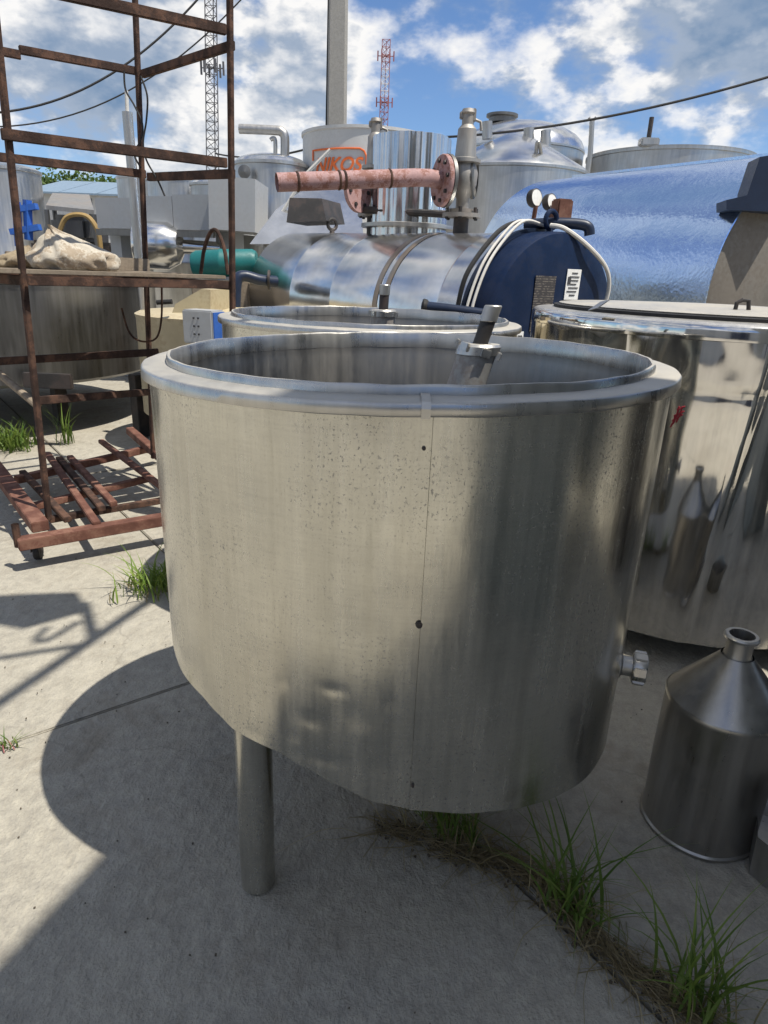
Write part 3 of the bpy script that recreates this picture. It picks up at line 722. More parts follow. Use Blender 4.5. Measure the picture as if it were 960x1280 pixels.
cv = thing('cream_vat', (-1.5, 6.35, 0), 'cream painted vat between the rack post and the boiler', 'vat')
MB().lathe([(.76, .3), (.80, .32), (.80, 1.14), (.81, 1.18), (.77, 1.20), (.2, 1.24), (0, 1.25)], (-1.5, 6.35, 0), seg=64).build('shell', 'cream_paint', cv)
hz = AT(240, 372, 5.95)
q = [AT(*v, 5.85) for v in ((214, 394), (219, 380), (252, 361), (263, 362), (263, 394))]
MB().add(q + [v + V(.1, .5, 0) for v in q], [(0, 1, 2, 3, 4)[::-1], (5, 6, 7, 8, 9)] + [(i, (i + 1) % 5, 5 + (i + 1) % 5, 5 + i) for i in range(5)]).build('hood', 'cream_paint', cv, 0)
for k in range(3):
    a = rad(30 + 120 * k); MB().tube([V(-1.5 + .6 * math.cos(a), 6.35 + .6 * math.sin(a), 0), V(-1.5 + .6 * math.cos(a), 6.35 + .6 * math.sin(a), .35)], .035, 10).build('leg', 'dull_steel', cv)
MB().tube([AT(196, 378, 5.6), AT(215, 377, 5.6)], .02, 10).build('side_valve', 'black_rubber', cv)

# ================================================================== BOILER
bN = V(1.13, 4.85, 1.265); bF = V(-1.02, 7.75, 1.34); bR = .62
bax = (bF - bN).normalized(); bL = (bF - bN).length
blr = thing('boiler', ((bN + bF) / 2).xy.to_3d(), 'horizontal stainless boiler with blue end cap behind the open vats', 'boiler')
sx = bax.cross(V(0, 0, 1)).normalized(); sx = -sx if sx.x < 0 else sx      # to the viewer's right
def bp(s_, ang, r=bR):      # a point on the boiler: s along axis, ang from top towards the viewer
    side = V(-bax.y, bax.x, 0); side = side if side.y < 0 else -side
    return bN + bax * s_ + (V(0, 0, 1) * math.cos(ang) + side * math.sin(ang)) * r
seams = [.55, 1.25, 1.98, 2.7]
prof = [(bR - .05, .22)] + [(bR, .221)]
for s_ in seams: prof += [(bR, s_ - .02), (bR + .003, s_ - .008), (bR + .003, s_ + .008), (bR, s_ + .02)]
prof += [(bR, bL - .02), (bR - .02, bL), (0, bL + .08)]
MB().lathe(prof, bN, bax, 128).build('shell', 'boiler_steel', blr, 50)
for s_ in (1.18, 1.30): MB().lathe([(bR + .004, s_ - .03), (bR + .0055, s_ - .026), (bR + .0055, s_ + .026), (bR + .004, s_ + .03)], bN, bax, 96).build('weld_band', 'heat_tint_steel', blr)
# blue hood and cap
cap = MB().lathe([(0, -.02), (bR * .55, -.022), (bR - .05, -.012), (bR + .0, .0), (bR + .010, .02), (bR + .012, .05), (bR + .012, .24), (bR + .003, .25)], bN, bax, 96).build('end_cap', 'blue_paint', blr, 40)
MB().lathe([(bR + .013, .225), (bR + .035, .225), (bR + .035, .262), (bR + .003, .262)], bN, bax, 96).build('cap_flange', 'navy_pipe', blr)
nrm = -bax; rgt = V(-nrm.y, nrm.x, 0).normalized(); upv = nrm.cross(rgt)
def face(u_, z_, off=.024): return bN + rgt * u_ + upv * z_ + nrm * off
def plate(u_, z_, w_, h_, mat, nm, off=.026, par=cap):
    Rm = Matrix((rgt, nrm, upv)).transposed()
    return MB().box(face(u_, z_, off), (w_, .004, h_), Rm).build(nm, mat, par, 0)
plate(-.16, .17, .20, .36, 'data_plate', 'data_plate'); lab = plate(.12, .30, .145, .20, 'white_label', 'sticker'); lab2 = plate(-.36, -.05, .09, .085, 'white_label', 'sticker')
for k in range(7):
    plate(.12 + random.uniform(-.008, .008), .375 - k * .024, .10 if k % 3 else .06, .007, 'print_dark', 'print_line', .0295, lab)
plate(.075, .325, .03, .05, 'print_dark', 'print_block', .030, lab)
def text_mesh(s, size, shear=0.0, extrude=.002):
    cu = bpy.data.curves.new('lettering', 'FONT'); cu.body = s; cu.size = size; cu.shear = shear; cu.extrude = extrude
    cu.align_x = 'CENTER'; cu.align_y = 'CENTER'; cu.offset = size * .02
    o = bpy.data.objects.new('lettering', cu); COL.objects.link(o)
    me = bpy.data.meshes.new_from_object(o.evaluated_get(bpy.context.evaluated_depsgraph_get()))
    bpy.data.objects.remove(o); vs = [v.co.copy() for v in me.vertices]; fs = [tuple(p.vertices) for p in me.polygons]; bpy.data.meshes.remove(me)
    return vs, fs
vs, fs = text_mesh('170', .045)
MB().add([face(-.36 + v.x, -.05 + v.y, .0285 + v.z) for v in vs], fs).build('lettering', 'print_dark', lab2, 0)
# lifting rings
def lift_ring(s_, r_, mat, nm='lifting_ring'):
    c_ = bp(s_, rad(0)) + V(0, 0, r_ + .03); pts = [c_ + (rgt * math.cos(t) + V(0, 0, 1) * math.sin(t)) * r_ for t in [2 * math.pi * k / 24 for k in range(24)]]
    mb = MB().tube(pts, .017, 10, closed=True); mb.lathe([(.03, 0), (.02, .03)], bp(s_, 0) + V(0, 0, -.005), (0, 0, 1), 12); return mb.build(nm, mat, blr)
lift_ring(.12, .055, 'blue_paint'); lift_ring(2.95, .05, 'black_metal')
# conduit and cables over the cap
for k in range(2):
    pts = smooth([bp(.16, rad(2), bR + .05), bp(.15 + .05 * k, rad(18), bR + .10), bp(.15 + .05 * k, rad(34), bR + .07), bp(.14 + .05 * k, rad(55), bR + .05), bp(.13 + .05 * k, rad(80), bR + .05), bp(.13 + .05 * k, rad(100), bR + .05)])
    MB().tube(pts, .010, 8).build('conduit', 'white_cable', blr)
MB().box(bp(.14, rad(84), bR + .07), (.11, .07, .10), Matrix.Rotation(rad(-35), 3, 'Z'), .006).build('junction_box', 'dull_steel', blr)
pts = smooth([bp(.10, rad(2), bR + .05), face(.02, bR + .03, -.02), face(.20, .55, .05), face(.40, .42, .07), face(.47, .28, .07), face(.45, .10, .05), face(.38, -.05, .03)])
MB().tube(pts, .015, 8).build('conduit', 'white_cable', blr)
# black flange wires
MB().tube(smooth([bp(.30, rad(8), bR + .08), bp(.25, rad(30), bR + .09), bp(.24, rad(60), bR + .09), bp(.26, rad(80), bR + .06)]), .016, 8).build('cable_bundle', 'black_rubber', blr)
# gauges
gb = V(0, 0, 0)
for (x_, y_, r_, nm) in ((671, 247, .060, 'gauge'), (690, 252, .054, 'gauge')):
    c_ = AT(x_, y_, 5.15); dirn = V(.62, -.75, .12).normalized()
    g_ = MB().lathe([(0, -.05), (r_ * .9, -.05), (r_, -.04), (r_, .0), (r_ * .92, .004)], c_, dirn, 28).build('gauge', 'black_metal', blr)
    MB().lathe([(0, .002), (r_ * .9, .002)], c_, dirn, 28).build('gauge_dial', 'white_label', g_)
    MB().tube([c_ + V(0, 0, -.05), c_ + V(-.01, .01, -.20)], .016, 8).build('gauge_stem', 'red_oxide', g_)
MB().box(AT(702, 262, 5.1), (.12, .10, .13), Matrix.Rotation(rad(20), 3, 'Z'), .01).build('pressure_switch', 'red_oxide', blr)
MB().tube(smooth([AT(655, 281, 5.05), AT(690, 279, 5.0), AT(722, 280, 4.98), AT(735, 284, 4.97), AT(737, 294, 4.97)]), .036, 12).build('manifold_pipe', 'navy_pipe', blr)
# lower burner pipe
MB().tube([AT(528, 383, 4.6), AT(560, 386, 4.55), AT(605, 392, 4.5)], [.036, .032, .032], 14).build('burner_pipe', 'navy_pipe', blr)
MB().lathe([(0, -.015), (.045, -.01), (.05, 0), (.045, .02), (.034, .03)], AT(530, 383, 4.6), (1, -.06, 0), 18).build('pipe_cap', 'black_rubber', blr)
# left end pipe
MB().tube(smooth([AT(345, 352, 6.6), AT(325, 350, 6.5), AT(305, 345, 6.45), AT(296, 352, 6.42), AT(294, 385, 6.4)]), .05, 12).build('drain_pipe', 'navy_pipe', blr)
MB().lathe([(.05, -.0), (.09, .0), (.09, .02), (.05, .02)], AT(335, 350, 6.56), (1, .1, -.02), 18).build('pipe_flange', 'black_metal', blr)
# black intake box at the far end
p = AT(382, 262, 7.2); mb = MB()
q = [AT(358, 278, 7.15), AT(408, 276, 7.1), AT(402, 248, 7.2), AT(362, 247, 7.25)]
mb.add(q + [v + V(.15, .45, 0) for v in q], [(0, 1, 2, 3), (7, 6, 5, 4), (0, 4, 5, 1), (1, 5, 6, 2), (2, 6, 7, 3), (3, 7, 4, 0)]); mb.build('intake_box', 'black_metal', blr, 0)
# chimney of folded mirror sheet
cN = AT(512, 250, 6.35); chx, chy = cN.x, cN.y + .15
cz0 = 1.86; cz1 = AT(512, 169, 6.35).z
def chf(r, h, t): return r * (1 + .018 * math.sin(t * 22) + .012 * math.sin(t * 7 + 1)), h
MB().lathe([(.335, cz0), (.335, lerp(cz0, cz1, .33)), (.335, lerp(cz0, cz1, .66)), (.335, cz1), (.32, cz1 + .004), (.31, cz1 - .5)], (chx, chy, 0), seg=176, fn=chf).build('chimney', 'polished_steel', blr, 60)
MB().lathe([(.34, .0), (.42, .0), (.42, .03), (.34, .04)], (chx, chy, 1.97), seg=48).build('chimney_collar', 'dull_steel', blr)

# ------------------------------------------------------------------ safety valves and pink pipe
def valve(px_, base_y, top_y, Y, label, sc_):
    b0 = AT(px_, base_y, Y); t0 = AT(px_, top_y, Y)
    r = thing('safety_valve', b0, label, 'valve', 'safety valves on the boiler'); h = t0.z - b0.z; s_ = sc_
    prof = [(.105 * s_, 0), (.105 * s_, .025), (.05 * s_, .03), (.05 * s_, .10), (.075 * s_, .14), (.10 * s_, .20), (.105 * s_, .28), (.085 * s_, .34), (.12 * s_, .35), (.12 * s_, .375), (.082 * s_, .385), (.078 * s_, h * .62), (.070 * s_, h * .80), (.045 * s_, h * .84), (.045 * s_, h * .93)]
    MB().lathe(prof, b0, (0, 0, 1), 32, True, True).build('body', 'cast_grey', r)
    MB().lathe([(.12 * s_, -.035), (.15 * s_, -.035), (.15 * s_, -.005), (.10 * s_, -.004)], b0, (0, 0, 1), 28, True).build('base_flange', 'cast_grey', r)
    k = MB(); k.lathe([(.0, h * .91), (.04 * s_, h * .92), (.055 * s_, h * .95), (.045 * s_, h * .985), (0, h)], b0, (0, 0, 1), 20); k.box(b0 + V(.045 * s_, 0, h * .93), (.025, .05, h * .12), None, .006); k.box(b0 + V(-.05 * s_, 0, h * .925), (.03, .04, .05), None, .006)
    k.build('cap', 'cast_grey', r)
    MB().tube([b0 + V(.05 * s_, .02, h * .90), b0 + V(.10 * s_, .03, h * .88), b0 + V(.11 * s_, .03, h * .80)], .012, 8).build('lever', 'cast_grey', r)
    for j in range(6):
        a = rad(60 * j + 20); MB().lathe([(.014, -.05), (.014, .035), (0, .035)], b0 + V(.127 * s_ * math.cos(a), .127 * s_ * math.sin(a), 0), (0, 0, 1), 6).build('bolt', 'black_metal', r)
    return r, b0
vR, vb = valve(577, 266, 134, 5.75, 'right grey safety valve with wheel-like flange above the boiler', 1.0)
vL, vb2 = valve(467, 266, 146, 6.55, 'left grey safety valve in front of the lettered tank', .95)
stub = MB(); stub.tube([vb + V(0, 0, -.04), vb + V(0, .0, -.24)], .06, 14); stub.build('stub_pipe', 'black_metal', vR)
MB().tube([vb2 + V(0, 0, -.04), vb2 + V(0, 0, -.30)], .06, 14).build('stub_pipe', 'black_metal', vL)
hw = AT(592, 222, 5.80); MB().lathe([(.14, -.02), (.155, -.01), (.155, .01), (.14, .02)], hw, (1, -.25, 0), 28).build('rear_flange', 'dark_steel', vR)
pk = thing('pink_pipe', AT(450, 228, 5.5), 'pink primed blow-off pipe with round bolted flange above the boiler', 'pipe')
pa = AT(346, 228, 5.15); pb = AT(520, 222, 5.50); pc = AT(553, 226, 5.62)
pts = [pa, lerp(pa, pb, .5), pb, lerp(pb, pc, .5) + V(0, 0, .008), pc]
n0 = (pb - pa).normalized()
pp = MB().tube(pts, .062, 20, caps=False); pp.tube([pa + n0 * .002, lerp(pa, pb, .6)], .054, 20, caps=False); pp.build('pipe', 'pink_primer', pk)
MB().lathe([(0, .1), (.055, .1)], pa, n0, 16).build('bore', 'black_metal', pk)
for t in (.14, .43, .47, .80): MB().lathe([(.062, -.010), (.067, -.004), (.067, .004), (.062, .010)], lerp(pa, pb, t), n0, 20).build('weld_bead', 'rust', pk)
fd = V(.93, .36, .0).normalized(); 
MB().lathe([(.05, -.018), (.178, -.018), (.182, -.012), (.182, .012), (.178, .018), (.0, .018)], pc, fd, 40).build('flange', 'pink_primer', pk)
MB().lathe([(.10, .019), (.186, .019), (.186, .045), (.1, .045)], pc, fd, 40).build('counter_flange', 'dark_steel', pk)
for k in range(8):
    a = rad(45 * k + 10); u_ = V(0, 0, 1); r_ = fd.cross(u_)
    MB().lathe([(.016, -.02), (.016, -.034), (0, -.034)], pc + (u_ * math.sin(a) + r_ * math.cos(a)) * .14, fd, 6).build('bolt', 'black_metal', pk)
p2 = AT(447, 240, 6.35)
fl2 = MB().lathe([(.03, -.018), (.165, -.018), (.165, .018), (0, .018)], p2, V(.75, -.55, .1), 36).build('small_flange', 'pink_primer', vL)
for k in range(6):
    a = rad(60 * k); fx = V(.75, -.55, .1).normalized(); r_ = fx.cross(V(0, 0, 1)).normalized(); u_ = r_.cross(fx)
    MB().lathe([(.018, .018), (.018, .03), (0, .03)], p2 + (u_ * math.sin(a) + r_ * math.cos(a)) * .12, fx, 6).build('bolt', 'black_metal', fl2)
MB().tube([AT(452, 262, 6.4), AT(560, 268, 6.0)], .03, 10).build('tie_pipe', 'black_metal', blr)
for q in ((1.0, -1), (2.4, -1), (1.0, 1), (2.4, 1)):
    p = bN + bax * q[0] + rgt * (.3 * q[1]); MB().beam((p.x, p.y, 0), (p.x, p.y, .95), .12, .12).build('foot', 'navy_pipe', blr)

# ================================================================== FOIL-WRAPPED TANK
fN = V(3.98, 6.95, 1.52); fF = V(2.25, 10.4, 1.62); fax = (fF - fN).normalized(); fL = (fF - fN).length; fR = 1.27
ft = thing('foil_tank', ((fN + fF) / 2).xy.to_3d(), 'big horizontal tank wrapped in bluish bubble foil behind the boiler', 'tank')
def ffn(r, h, t):
    return r + (.010 * nz(math.cos(t) * 3, math.sin(t) * 3, h * 1.2) + .002 * nz(math.cos(t) * 12, math.sin(t) * 12, h * 6) if r > 1.2 else 0), h
MB().lathe([(fR - .01, 0)] + [(fR, .005 + fL * k / 40) for k in range(41)], fN, fax, 160, fn=ffn).build('foil_wrap', 'bubble_foil', ft, 60)
MB().lathe([(0, -.10), (.8, -.06), (fR - .06, .0), (fR - .012, .02)], fN, fax, 96).build('end_plate', 'end_shade_grey', ft)
MB().lathe([(0, fL + .1), (fR - .02, fL - .01)], fN, fax, 96).build('far_plate', 'bare_grey', ft)
q = [AT(*v, 6.35) for v in ((990, 190), (950, 196), (934, 244), (908, 250), (908, 262), (990, 266))]
MB().add(q + [v + V(.05, .3, 0) for v in q], [(0, 1, 2, 3, 4, 5), (11, 10, 9, 8, 7, 6)] + [(i, 6 + i, 6 + (i + 1) % 6, (i + 1) % 6) for i in range(6)]).build('end_bracket', 'navy_pipe', ft, 0)
top = [AT(726, 203, 8.3), AT(945, 191, 6.95)]
MB().beam(fN + V(.0, 0, fR + .02) + fax * .1, fN + V(0, 0, fR + .02) + fax * (fL - .4), .16, .03).build('ridge_strip', 'bubble_foil', ft)
MB().box(fN + V(.05, -.02, fR + .02), (.5, .35, .12), Matrix.Rotation(rad(-28), 3, 'Z'), .01).build('saddle_block', 'dull_steel', ft)
for s_ in (.7, 2.8):
    p = fN + fax * s_; MB().box((p.x, p.y, .25), (1.6, .25, .5), Matrix.Rotation(rad(-28), 3, 'Z')).build('cradle', 'navy_pipe', ft)

# ================================================================== BACKGROUND TANKS
def utank(name, cx_px, Y, half_px, y_top, y_shoulder, label, mat='tank_steel', dome='cone', group='tanks in the back row', extra=None):
    c_ = AT(cx_px, 300, Y); dep = (V(c_.x, c_.y, 0) - V(0, 0, 0)).dot(V(0, math.cos(PITCH), 0)) + .2
    R_ = half_px / F_PX * dep; z1 = AT(cx_px, y_top, Y).z; z0 = AT(cx_px, y_shoulder, Y).z
    r = thing(name, (c_.x, c_.y, 0), label, 'tank', group)
    MB().lathe([(R_ * .97, .0), (R_, .05), (R_, z0 * .5), (R_ + .006, z0 * .5 + .01), (R_ + .006, z0 * .5 + .05), (R_, z0 * .5 + .06), (R_, z0 - .05), (R_ + .02, z0 - .04), (R_ + .02, z0)], (c_.x, c_.y, 0), seg=96).build('shell', mat, r)
    H_ = z1 - z0
    if dome == 'cone': pr = [(R_ + .02, z0), (R_ * .97, z0 + H_ * .10), (R_ * .5, z0 + H_ * .62), (R_ * .18, z0 + H_ * .92), (0, z1)]
    elif dome == 'round': pr = [(R_ + .02, z0)] + [(R_ * math.cos(a), z0 + H_ * math.sin(a)) for a in [rad(x) for x in (8, 18, 30, 45, 60, 75, 90)]]
    else: pr = [(R_ + .02, z0), (R_ + .02, z0 + .03), (R_ - .02, z0 + .03), (R_ - .03, z0 - .3), (0, z0 - .3)]
    MB().lathe(pr, (c_.x, c_.y, 0), seg=96).build('dome' if dome != 'open' else 'rim', 'boiler_steel' if dome != 'open' else 'dull_steel', r)
    return r, c_, R_, z0, z1
t1, c_, R_, z0, z1 = utank('cone_tank', 632, 13.5, 86, 166, 217, 'steel tank with conical lid behind the pink flange', dome='cone')
for (x_, y0, y1) in ((609, 168, 152), (661, 178, 160), (682, 182, 163)): MB().tube([AT(x_, y0 + 6, 13.3), AT(x_, y1, 13.3)], [.09, .09], 14).build('vent_stub', 'dull_steel', t1)
mb = MB().tube(smooth([AT(670, 196, 12.5), AT(671, 180, 12.4), AT(674, 179, 12.4), AT(677, 196, 12.5)]), .03, 8); mb.build('lifting_eye', 'dull_steel', t1)
t2, c2_, R2, z02, z12 = utank('dome_tank', 640, 17.5, 72, 152, 190, 'domed steel tank with a round manway rising behind the conical lid', dome='round')
MB().lathe([(.30, 0), (.30, .10), (.36, .12), (.36, .17), (0, .2)], AT(627, 154, 17.4), (0, 0, 1), 24, True).build('manway', 'dark_steel', t2)
MB().tube([AT(703, 190, 16.5), AT(703, 172, 16.5)], .06, 10).build('vent_stub', 'dull_steel', t2)
t3, c3_, R3, z03, z13 = utank('open_tank', 819, 16.5, 92, 199, 200, 'wide open round grey tank behind the foil-wrapped tank', mat='tank_steel', dome='open')
hc = V(c3_.x - R3 * .55, c3_.y - R3 * .82, z03)
MB().box(hc + V(0, 0, .09), (.36, .24, .14), None, .02).build('hatch', 'dull_steel', t3)
MB().tube([hc + V(.02, .1, -.3), hc + V(.02, .1, .55)], .045, 10).build('vent_pipe', 'black_metal', t3)
st = thing('vent_mast', (AT(738, 185, 15).x, 15, 0), 'thin grey vent pipe with forked top between the tanks', 'pipe')
a = AT(738, 190, 15); b_ = AT(740, 152, 15)
MB().tube([V(a.x, 15, 0), a, b_], .05, 10).build('stem', 'dull_steel', st)
MB().tube([b_ + V(-.07, 0, .07), b_, b_ + V(.07, 0, .07)], .03, 8).build('fork', 'dull_steel', st)
# lettered tank
nk_, cn, Rn, zn0, zn1 = utank('lettered_tank', 455, 11.5, 73, 166, 172, 'pale panelled tank lettered in orange behind the pink pipe', mat='panel_white', dome='cone')
vs, fs = text_mesh('NIKOS', .255, .28, .004)
def wrap(v, a0, z_): 
    a = a0 + v.x / (Rn + .012); return V(cn.x + (Rn + .013 + v.z) * math.sin(a), cn.y - (Rn + .013 + v.z) * math.cos(a), z_ + v.y)
zt_ = AT(424, 205, 10.5).z; a0 = math.asin(max(-1, min(1, (AT(419, 205, 10.5).x - cn.x) / Rn)))
MB().add([wrap(v * 1.0, a0, zt_) for v in vs], fs).build('lettering', 'orange_paint', nk_, 0)
bo = [V(x_, y_, 0) for x_, y_ in ((-.44, -.14), (-.44, .21), (.36, .21), (.42, .18), (.45, .12), (.45, -.12))]
fr = MB(); dense = []
for i in range(len(bo) - 1):
    for k in range(8): dense.append(lerp(bo[i], bo[i + 1], k / 8))
fr.tube([wrap(v, a0, zt_) for v in dense[5:]], .012, 6); fr.build('lettering_border', 'orange_paint', nk_, 0)
mb = MB(); q = [AT(*v, 11.2) for v in ((418, 168), (421, 163), (440, 160), (447, 157), (450, 166))]
mb.add([*q, *[v + V(0, .5, 0) for v in q]], [tuple(range(5)), tuple(range(9, 4, -1))] + [(i, 5 + i, 5 + (i + 1) % 5, (i + 1) % 5) for i in range(5)])
tag(mb.build('tarpaulin_bundle', 'black_rubber', loc=tuple(q[0])), 'black bundle lying on top of the lettered tank', 'bundle')
# tank with bent overflow pipe
t5, c5, R5, z05, z15 = utank('piped_tank', 341, 11.0, 42, 193, 206, 'small steel tank with a bent pipe on its lid left of the lettered tank', dome='round')
MB().tube(smooth([AT(356, 196, 11), AT(356, 172, 11), AT(352, 165, 11), AT(344, 163, 11), AT(299, 161, 11)], 6), .065, 12).build('bent_pipe', 'dull_steel', t5)
MB().tube(smooth([AT(344, 198, 11), AT(344, 176, 11), AT(341, 173, 11), AT(338, 175, 11)], 5), .03, 8).build('thin_pipe', 'dull_steel', t5)
MB().lathe([(.0, -.02), (.08, -.01), (.09, .03), (.0, .05)], AT(306, 215, 10.4), (0, -1, 0), 16).build('side_port', 'dark_steel', t5)
# sloping hopper behind the boiler
hpq = thing('steel_trough', (AT(370, 300, 9).x, 9.2, 0), 'bright sloping stainless trough between the small tank and the boiler', 'trough')
q = [AT(312, 305, 8.4), AT(345, 262, 8.8), AT(380, 236, 9.2), AT(450, 236, 9.2), AT(455, 305, 8.4)]
mb = MB(); back = [v + V(0, 1.2, 0) for v in q]
mb.add(q + back, [(0, 1, 6, 5), (1, 2, 7, 6), (2, 3, 8, 7), (3, 4, 9, 8), (0, 4, 3, 2, 1), (5, 6, 7, 8, 9)]); mb.build('body', 'boiler_steel', hpq, 20)
for x_ in (q[0].x + .1, q[4].x - .1): MB().tube([V(x_, 9, 0), V(x_, 9, q[0].z + .02)], .05, 10).build('leg', 'dull_steel', hpq)
MB().tube([AT(382, 218, 8.8), AT(413, 187, 8.8)], .02, 8).build('rail', 'white_cable', hpq)
MB().tube([AT(382, 218, 8.8), AT(350, 270, 8.8)], .02, 8).build('rail', 'white_cable', hpq)

# ------------------------------------------------------------------ grey box unit, teal drum, things under it
bx = thing('box_unit', (AT(200, 260, 10).x, 10.2, 0), 'long grey sheet-metal box unit on legs behind the rack', 'machine')
a = AT(118, 247, 9.9); b_ = AT(266, 242, 9.3); zl = AT(118, 285, 9.9).z
mb = MB(); zt0 = a.z; q = [V(a.x, a.y, 0), V(b_.x, b_.y, 0), V(b_.x + .35, b_.y + 1.5, 0), V(a.x + .35, a.y + 1.5, 0)]
for k in range(3):
    A_ = lerp(q[0], q[1], k / 3 + .002); B_ = lerp(q[0], q[1], (k + 1) / 3 - .002); C_ = lerp(q[3], q[2], (k + 1) / 3 - .002); D_ = lerp(q[3], q[2], k / 3 + .002)
    P4 = [A_, B_, C_, D_]
    MB().add([v + V(0, 0, zl) for v in P4] + [v + V(0, 0, zt0 + .02 * k) for v in P4], [(3, 2, 1, 0), (4, 5, 6, 7), (0, 1, 5, 4), (1, 2, 6, 5), (2, 3, 7, 6), (3, 0, 4, 7)]).build('panel', 'panel_grey', bx, 0)
d_ = (q[1] - q[0]).normalized()
MB().beam(q[1] + V(.03, .1, zl + .3), q[1] + V(.6, .1, zl + .28), .9, .6).build('end_panel', 'panel_grey', bx, 0)
for (x_, y_) in ((148, 300), (283, 300)):
    p = AT(x_, y_, 9.9 if x_ < 200 else 9.45); MB().beam((p.x, p.y + .2, 0), (p.x, p.y + .2, zl), .26, .26).build('leg', 'panel_grey', bx)
MB().beam(q[0] + V(0, -.02, zl - .05), q[1] + V(0, -.02, zl - .05), .05, .08).build('bottom_rail', 'dark_steel', bx)
dr = thing('blue_drum', (AT(188, 300, 9.2).x, 9.2, 0), 'pale blue steel drum lying under the grey box unit', 'drum')
p = AT(160, 305, 9.2); p2 = AT(212, 308, 9.2); MB().lathe([(0, 0), (.28, .0), (.30, .03), (.30, .42), (.22, .56), (.09, .62), (.08, 1.1), (0, 1.1)], p + V(0, .3, .0), (1, .1, 0), 40).build('body', 'boiler_steel', dr)
MB().box((p.x + .3, 9.5, .5), (.5, .4, 1.0), None, .02).build('stand', 'dark_steel', dr)
td = thing('teal_barrel', (AT(275, 330, 7.6).x, 7.6, 0), 'teal plastic barrel lying by the boiler end', 'barrel')
p = AT(240, 330, 7.6); p2 = AT(318, 328, 7.6)
MB().lathe([(0, 0), (.11, .01), (.135, .06), (.14, .3), (.145, .31), (.145, .33), (.14, .34), (.135, .66), (.11, .7), (0, .71)], p, (p2 - p), 36).build('body', 'teal_plastic', td)
MB().box((lerp(p, p2, .5).x, 7.6, (p.z - .15) / 2), (.6, .4, p.z - .16), None, .01).build('stand', 'wood_grey', td)
tp = thing('leaning_tube', (AT(170, 330, 8).x, 8, 0), 'grey steel tube standing upright behind the rack post', 'tube')
a = AT(175, 330, 8.2); b_ = AT(159, 140, 8.2); MB().tube([a - (b_ - a) * (a.z / (b_.z - a.z)), a, b_], .055, 12).build('tube_body', 'dull_steel', tp)
MB().tube([b_ + V(0, 0, -.02), b_ + V(.01, 0, .2)], .02, 8).build('tip', 'white_cable', tp)
# far left tank with blue frame
t6, c6, R6, z06, z16 = utank('rounded_tank', 8, 11.5, 47, 204, 212, 'pale rounded steel tank with blue frame at the left edge', dome='round')
for (a, b2) in (((20, 252), (24, 308)), ((34, 250), (36, 300)), ((20, 262), (46, 258)), ((14, 290), (50, 284))): MB().beam(AT(*a, 10.3), AT(*b2, 10.3), .10, .08).build('blue_frame', 'bright_blue', t6)
# little canopy with hoses
cp = thing('canopy', (AT(85, 260, 11).x, 11, 0), 'low grey canopy sheltering dark machinery behind the sacks', 'canopy')
q = [AT(58, 262, 10.8), AT(118, 268, 10.8), AT(112, 248, 12.4), AT(66, 246, 12.4)]
mb = MB(); mb.add(q + [v + V(0, 0, .06) for v in q], [(3, 2, 1, 0), (4, 5, 6, 7), (0, 1, 5, 4), (1, 2, 6, 5), (2, 3, 7, 6), (3, 0, 4, 7)]); mb.build('roof', 'cast_grey', cp, 0)
for v in q: MB().tube([V(v.x, v.y, 0), v], .04, 8).build('post', 'dark_steel', cp)
mc = thing('compressor', (AT(92, 290, 11.4).x, 11.4, 0), 'dark machine block under the low canopy', 'machine')
p = AT(92, 300, 11.4); MB().box((p.x, 11.5, .95), (1.35, .6, 1.85), None, .05).build('body', 'black_metal', mc); MB().box((p.x + .1, 11.3, 2.05), (.6, .5, .4), None, .08).build('head', 'dark_steel', mc)
MB().lathe([(.25, -.05), (.33, -.05), (.33, .05), (.25, .05)], (p.x - .3, 11.1, .9), (0, -1, .1), 28).build('flywheel', 'brass_hose', mc)
wire('yellow_hose', smooth([AT(*q, 10.6) for q in ((72, 310), (76, 285), (86, 270), (108, 270), (122, 288), (126, 312))]), .035, 'brass_hose', 'yellowish hose arching in front of the dark machine', 'hose')
rk = MB()
# sheds behind
def shed(px0, px1, y_eave, y_ridge, Y, label, wall='panel_white', roof='roof_blue'):
    a = AT(px0, y_eave, Y); b_ = AT(px1, y_eave, Y); zr_ = AT(px0, y_ridge, Y).z
    r = thing('shed', ((a.x + b_.x) / 2, Y, 0), label, 'shed', 'sheds behind the yard'); ze = (a.z + b_.z) / 2; D = 8
    MB().box(((a.x + b_.x) / 2, Y + D / 2, ze / 2), (b_.x - a.x, D, ze)).build('wall', wall, r, 0)
    n_ = max(3, int((b_.x - a.x) / 1.2))
    for k in range(n_):
        x0 = lerp(a.x - .3, b_.x + .3, k / n_); x1 = lerp(a.x - .3, b_.x + .3, (k + .97) / n_)
        z2 = ze + (D / 2) * .22
        MB().add([(x0, Y - .4, ze - .05), (x1, Y - .4, ze - .05), (x1, Y + D / 2, z2), (x0, Y + D / 2, z2), (x1, Y + D + .4, ze - .05), (x0, Y + D + .4, ze - .05),
                  (x0, Y - .4, ze + .03), (x1, Y - .4, ze + .03), (x1, Y + D / 2, z2 + .08), (x0, Y + D / 2, z2 + .08), (x1, Y + D + .4, ze + .03), (x0, Y + D + .4, ze + .03)],
                 [(6, 7, 8, 9), (9, 8, 10, 11), (0, 1, 7, 6), (0, 6, 9, 3), (1, 2, 8, 7), (5, 4, 10, 11), (2, 1, 0, 3), (3, 5, 4, 2)]).build('roof_sheet', roof, r, 0)
    for k in range(4):
        x_ = lerp(a.x, b_.x, (k + .5) / 4); MB().box((x_, Y - .01, ze * .5), (.9, .06, ze * .35)).build('window', 'print_dark', r, 0)
    return r
shed(40, 165, 243, 233, 34, 'long low shed with blue-grey roof below the distant trees')
